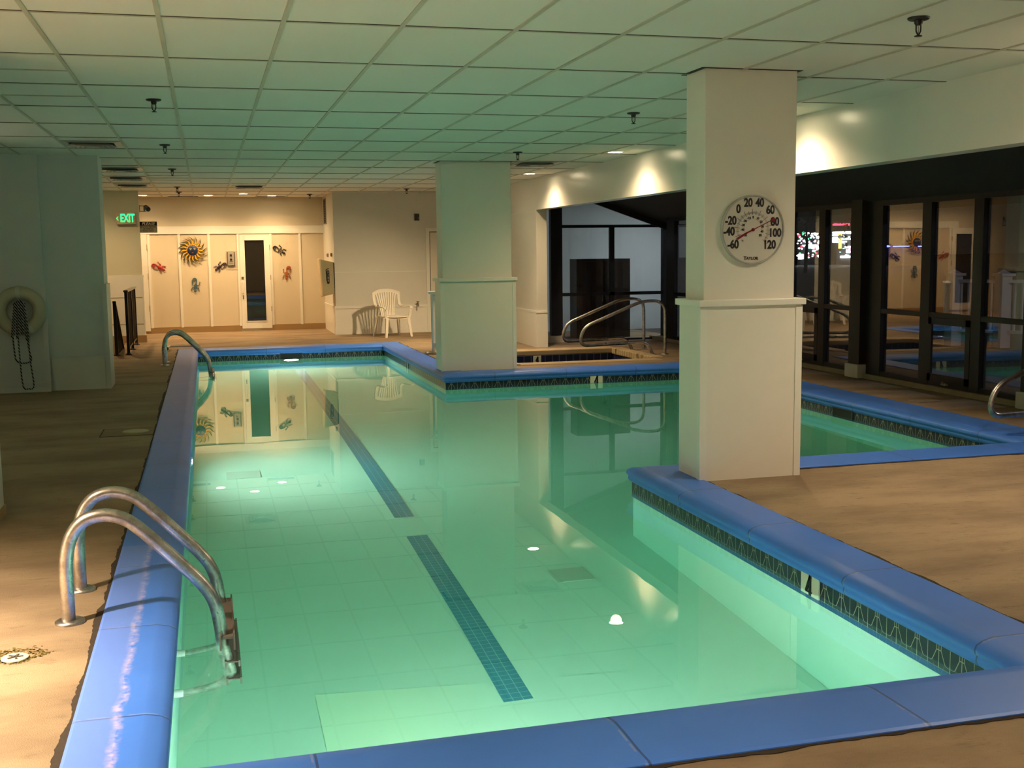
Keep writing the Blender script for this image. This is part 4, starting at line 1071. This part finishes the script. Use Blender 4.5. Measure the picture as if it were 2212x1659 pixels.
# room behind that glazing
grey = wallmat('far_room_paint', (.62, .64, .62))
wbox('wall_far_room', grey, (5.4, 8.9, 21.2, 21.3, 0, 3.2), (8.8, 8.9, 18.8, 21.2, 0, 3.2), (5.4, 5.5, 18.8, 21.2, 0, 3.2), (5.4, 8.9, 18.8, 21.2, 3.2, 3.3), (7.96, 8.9, 18.7, 18.8, 0, 3.2))
wbox('floor_far_room', simple('far_floor', (.10, .08, .06), .6), (5.4, 8.9, 18.75, 21.2, -.05, -.001))
e = empty('cabinet', (6.9, 19.5, 0), 'tall dark cabinet standing in the room behind the far glazing', 'cabinet')
dk = simple('cabinet_dark', (.030, .022, .016), .4, var=.2)
lb(0, dk, 'body', e, (-.51, .51, -.2, .2, 0, 1.42), bev=.006); lb(0, simple('cab_door', (.045, .028, .020), .3, var=.2), 'door', e, (-.49, -.01, -.215, -.2, .04, 1.38), (.01, .49, -.215, -.2, .04, 1.38), bev=.004)
lb(0, steel, 'handle', e, (-.035, -.025, -.24, -.215, .65, .80), (.025, .035, -.24, -.215, .65, .80))
l = bpy.data.lights.new('far_room_lamp', 'AREA'); l.energy = 8; l.color = (.78, .90, 1); l.size = .5; o = bpy.data.objects.new('far_room_lamp', l); C.objects.link(o); o.location = (8.5, 19.4, 2.4)
e = empty('ceiling_lamp', (8.5, 19.4, 2.43), 'cool white ceiling lamp in the room behind the far glazing', 'ceiling light'); lb(0, whitep, 'housing', e, (-.3, .3, -.3, .3, 0, .06)); lb(0, emis('cool_panel', (.8, .92, 1), 3), 'diffuser', e, (-.27, .27, -.27, .27, -.01, 0))

# ------------------------------------------------------------------ night outside
b = MB(); b.add([(7.9, -60, -.35), (260, -60, -.35), (260, 240, -.35), (7.9, 240, -.35)], [(0, 1, 2, 3)]); struct(b.build('ground_outside', simple('asphalt', (.03, .03, .032), .8)))
# a long glowing street front about 110 m off, seen through the left window bay
import itertools
def outside_pt(px, py, Y):
    f = 2442.36; rx, ry, rz = -.116425, .261687, -.0123536
    cx, sx = math.cos(rx), math.sin(rx); cy, sy = math.cos(ry), math.sin(ry); cz, sz = math.cos(rz), math.sin(rz)
    F = Vector((sy*cx, cy*cx, sx)); r0 = Vector((cy, -sy, 0)); u0 = r0.cross(F); r = r0*cz+u0*sz; u = u0*cz-r0*sz
    d = F+r*((px-1106)/f)-u*((py-829.5)/f); d *= Y/d.y; return Vector((d.x, d.y, d.z+1.565))
wht = emis('cool_sign_glow', (.85, .95, 1), 6); redg = emis('red_sign_glow', (1, .02, .04), 5); blu = emis('blue_strip_glow', (.08, .10, 1), 5); yel = emis('amber_glow', (1, .62, .12), 2.0); teal = emis('teal_glow', (.35, 1, .85), 3); pink = emis('pink_glow', (1, .5, .8), 2.5)
gr = emis('green_glow', (.1, .8, .3), 1.6)
dkb = simple('night_wall', (.02, .02, .022), .8)
Y = 110
def glow(parent, name, mat, x0p, y0p, x1p, y1p, Y=Y, d=.3):
    a = outside_pt(x0p, y1p, Y); c = outside_pt(x1p, y0p, Y); o_ = parent.location
    b = MB(); b.box(a.x-o_.x, c.x-o_.x, Y-o_.y-d, Y-o_.y, a.z-o_.z, c.z-o_.z); return b.build(name, mat, parent)
def bulb_(par, mat, x_, y_, r, Yv):
    q = outside_pt(x_, y_, Yv); k_ = r*Yv/2442*1.25; b = MB(); b.ell((q.x-par.location.x, q.y-par.location.y, q.z-par.location.z), (k_, .2, k_*random.uniform(.7, 1.4)), 5); return b.build('lit_lamp', mat, par)
p0 = outside_pt(1830, 560, Y)
e = empty('lit_storefront', (p0.x, Y, -.35), 'brightly lit storefront across the road seen through the left window', 'building')
glow(e, 'facade', dkb, 1790, 505, 1900, 572, Y+1, 1)
for q in ((1802, 500, 1847, 505, wht), (1802, 514, 1834, 518, wht), (1808, 521, 1826, 524, wht), (1825, 531, 1860, 536, wht), (1815, 552, 1856, 557, wht), (1827, 538, 1845, 547, pink), (1846, 538, 1858, 551, wht)):
    glow(e, 'lit_panel', q[4], *q[:4])
for k in range(30): x_ = 1812+random.uniform(0, 44); y_ = random.uniform(506, 552); bulb_(e, random.choice((wht, teal, pink, wht)), x_, y_, random.uniform(.5, 1.6), Y-.5)
p0 = outside_pt(1802, 510, Y-4)
e = empty('illuminated_pylon_sign', (p0.x, Y-4, -.35), 'tall white glowing pylon sign left of the storefront', 'sign')
for y_ in (501, 506): glow(e, 'sign_panel', wht, 1798, y_, 1806, y_+3.5, Y-4)
glow(e, 'sign_panel', wht, 1798, 512, 1806, 524, Y-4); glow(e, 'pole', dkb, 1801, 524, 1803, 572, Y-4)
e = empty('amber_pylon_sign', (outside_pt(1812, 510, Y-6).x, Y-6, -.35), 'slim amber lit sign beside the white pylon', 'sign')
glow(e, 'pole', yel, 1811, 519, 1815, 537, Y-6); glow(e, 'sign_panel', yel, 1810, 504, 1816, 509, Y-6); glow(e, 'sign_panel', yel, 1810, 514, 1816, 517, Y-6)
e = empty('red_led_sign', (outside_pt(1815, 484, Y+10).x, Y+10, 2), 'red glowing roof sign high above the storefront', 'sign')
glow(e, 'backing', dkb, 1797, 480, 1833, 489, Y+10.5)
x_ = 1799
while x_ < 1831:
    w_ = random.uniform(1.2, 2.6); hh = random.uniform(2.6, 4.6); glow(e, 'lit_letter', redg, x_, 487-hh, x_+w_, 487, Y+10); x_ += w_+.9+(2 if 1806 < x_ < 1808.5 else 0)
e = empty('lit_storefront', (outside_pt(1750, 540, Y+5).x, Y+5, -.35), 'cluster of coloured shop lights farthest left in the window, next to the front column', 'building')
glow(e, 'facade', dkb, 1722, 512, 1786, 572, Y+6, 1)
for k in range(95):
    x_ = random.uniform(1723, 1781); y_ = random.uniform(503, 558); mt = random.choice((wht, wht, teal, wht, gr, redg, pink)); bulb_(e, mt, x_, y_, random.uniform(.6, 2.6), Y+5)
glow(e, 'lit_panel', wht, 1763, 510, 1779, 515, Y+5); glow(e, 'lit_panel', wht, 1724, 549, 1733, 560, Y+5); glow(e, 'lit_panel', teal, 1741, 528, 1755, 537, Y+5)
e = empty('blue_light_strip', (outside_pt(1950, 532, 90).x, 90, 1.5), 'long blue neon strip outside beyond the right window', 'neon light')
glow(e, 'wall', dkb, 1912, 528, 1999, 574, 90.6)
for x0_, x1_ in ((1915, 1919), (1929, 1960), (1983, 1996)): glow(e, 'tube', blu, x0_, 531, x1_, 533, 90)
glow(e, 'tube', blu, 1914, 530, 1916, 534, 90)
leafm = simple('night_leaves', (.015, .03, .015), .8)
def bare_tree(px, label, Yt=80, h=5.5, s=1):
    q = outside_pt(px, 560, Yt); e = empty('street_tree', (q.x, Yt, -.35), label, 'tree', 'dark street trees outside')
    b = MB(); b.tube([(0, 0, 0), (.1, 0, h*.4), (0, 0, h*.75)], [.16, .12, .05], 8); b.build('trunk', dkb, e)
    b = MB()
    for k in range(160):
        a = random.uniform(0, 2*PI); r = random.random()**.5*1.6*s; z = h*.45+random.random()*h*.5; r *= 1-abs((z-h*.68)/(h*.36))*.6
        c_ = Vector((r*math.cos(a), r*math.sin(a), z)); v = [c_+Vector((random.uniform(-.18, .18), random.uniform(-.18, .18), random.uniform(-.14, .14))) for _ in range(3)]; b.add(v, [(0, 1, 2)])
    b.build('foliage', leafm, e)
bare_tree(1740, 'dark tree outside in front of the coloured shop lights', 80, 5.2)
bare_tree(1842, 'dark tree outside before the storefront, right of the pylon sign', 82, 4.6, .8)

b = MB(); pr_ = simple('porch_white', (.62, .60, .58), .6)
q0 = outside_pt(2062, 592, 19); q1 = outside_pt(2168, 600, 18.2); q2 = q1+(q1-q0)*1.3
e = empty('porch_railing', (q0.x, q0.y, 0), 'white porch railing with square newel posts outside the right windows', 'railing')
dv = Vector((q1.x-q0.x, q1.y-q0.y, 0))
for t_k in (0, 1, 2):
    p_ = dv*t_k; b = MB(); b.box(p_.x-.11, p_.x+.11, p_.y-.11, p_.y+.11, -.35, 1.0); b.build('newel_post', pr_, e); b = MB(); b.box(p_.x-.15, p_.x+.15, p_.y-.15, p_.y+.15, 1.0, 1.05); b.lathe([(.16, 1.05), (.02, 1.12)], 4, M=Matrix.Translation((p_.x, p_.y, 0))); b.build('post_cap', pr_, e)
b = MB(); b.bar((0, 0, .90), tuple(dv*2+Vector((0, 0, .90))), .09, .06); b.build('top_rail', pr_, e)
b = MB(); b.bar((0, 0, -.05), tuple(dv*2+Vector((0, 0, -.05))), .06, .06); b.build('bottom_rail', pr_, e)
nk = int(dv.length*2/.14)
for k in range(1, nk):
    p_ = dv*(2*k/nk); b = MB(); b.box(p_.x-.02, p_.x+.02, p_.y-.02, p_.y+.02, -.05, .88); b.build('baluster', pr_, e)
lt = bpy.data.lights.new('porch_fill_light', 'POINT'); lt.energy = 220; lt.color = (.75, .8, 1); lt.shadow_soft_size = .15  # fill lamp with pole, added to light the porch railing
lo = bpy.data.objects.new('porch_fill_light', lt); C.objects.link(lo); lo.location = (13.5, 9, 5.0)
e = empty('porch_fill_lamp', (13.5, 9, -.35), 'unseen lamp on a pole, added outside to light the porch railing', 'fill lamp')
b = MB(); b.tube([(0, 0, 0), (0, 0, 5.75)], [.07, .04], 10); b.build('pole', dkb, e); b = MB(); b.lathe([(.05, 5.75), (.22, 5.72), (.20, 5.68)], 16); b.build('fill_lamp_head', dkb, e)
# ------------------------------------------------------------------ world, camera, view
w = bpy.data.worlds.new('night'); bpy.context.scene.world = w; w.use_nodes = True
w.node_tree.nodes['Background'].inputs[0].default_value = (.10, .09, .08, 1); w.node_tree.nodes['Background'].inputs[1].default_value = .04
cam = bpy.data.cameras.new('camera'); co = bpy.data.objects.new('camera', cam); C.objects.link(co)
f = 2442.36; rx, ry, rz = -.116425, .261687, -.0123536
cx, sx = math.cos(rx), math.sin(rx); cy, sy = math.cos(ry), math.sin(ry); cz, sz = math.cos(rz), math.sin(rz)
F = Vector((sy*cx, cy*cx, sx)); r0 = Vector((cy, -sy, 0)); u0 = r0.cross(F); r = r0*cz+u0*sz; u = u0*cz-r0*sz
co.matrix_world = Matrix((( r.x, u.x, -F.x, 0), (r.y, u.y, -F.y, 0), (r.z, u.z, -F.z, 1.565), (0, 0, 0, 1)))
cam.sensor_width = 36; cam.sensor_fit = 'HORIZONTAL'; cam.lens = 36*f/2212; cam.clip_start = .05; cam.clip_end = 500
sc = bpy.context.scene; sc.camera = co
sc.view_settings.view_transform = 'Standard'; sc.view_settings.look = 'None'; sc.view_settings.gamma = 1; sc.view_settings.exposure = 1.40; sc.view_settings.use_curve_mapping = False
cy_ = sc.cycles
cy_.max_bounces = 11; cy_.diffuse_bounces = 4; cy_.glossy_bounces = 4; cy_.transmission_bounces = 8; cy_.transparent_max_bounces = 10
cy_.use_adaptive_sampling = True; cy_.adaptive_threshold = .12; cy_.adaptive_min_samples = 20
cy_.sample_clamp_indirect = 4; cy_.use_denoising = True; cy_.blur_glossy = .3
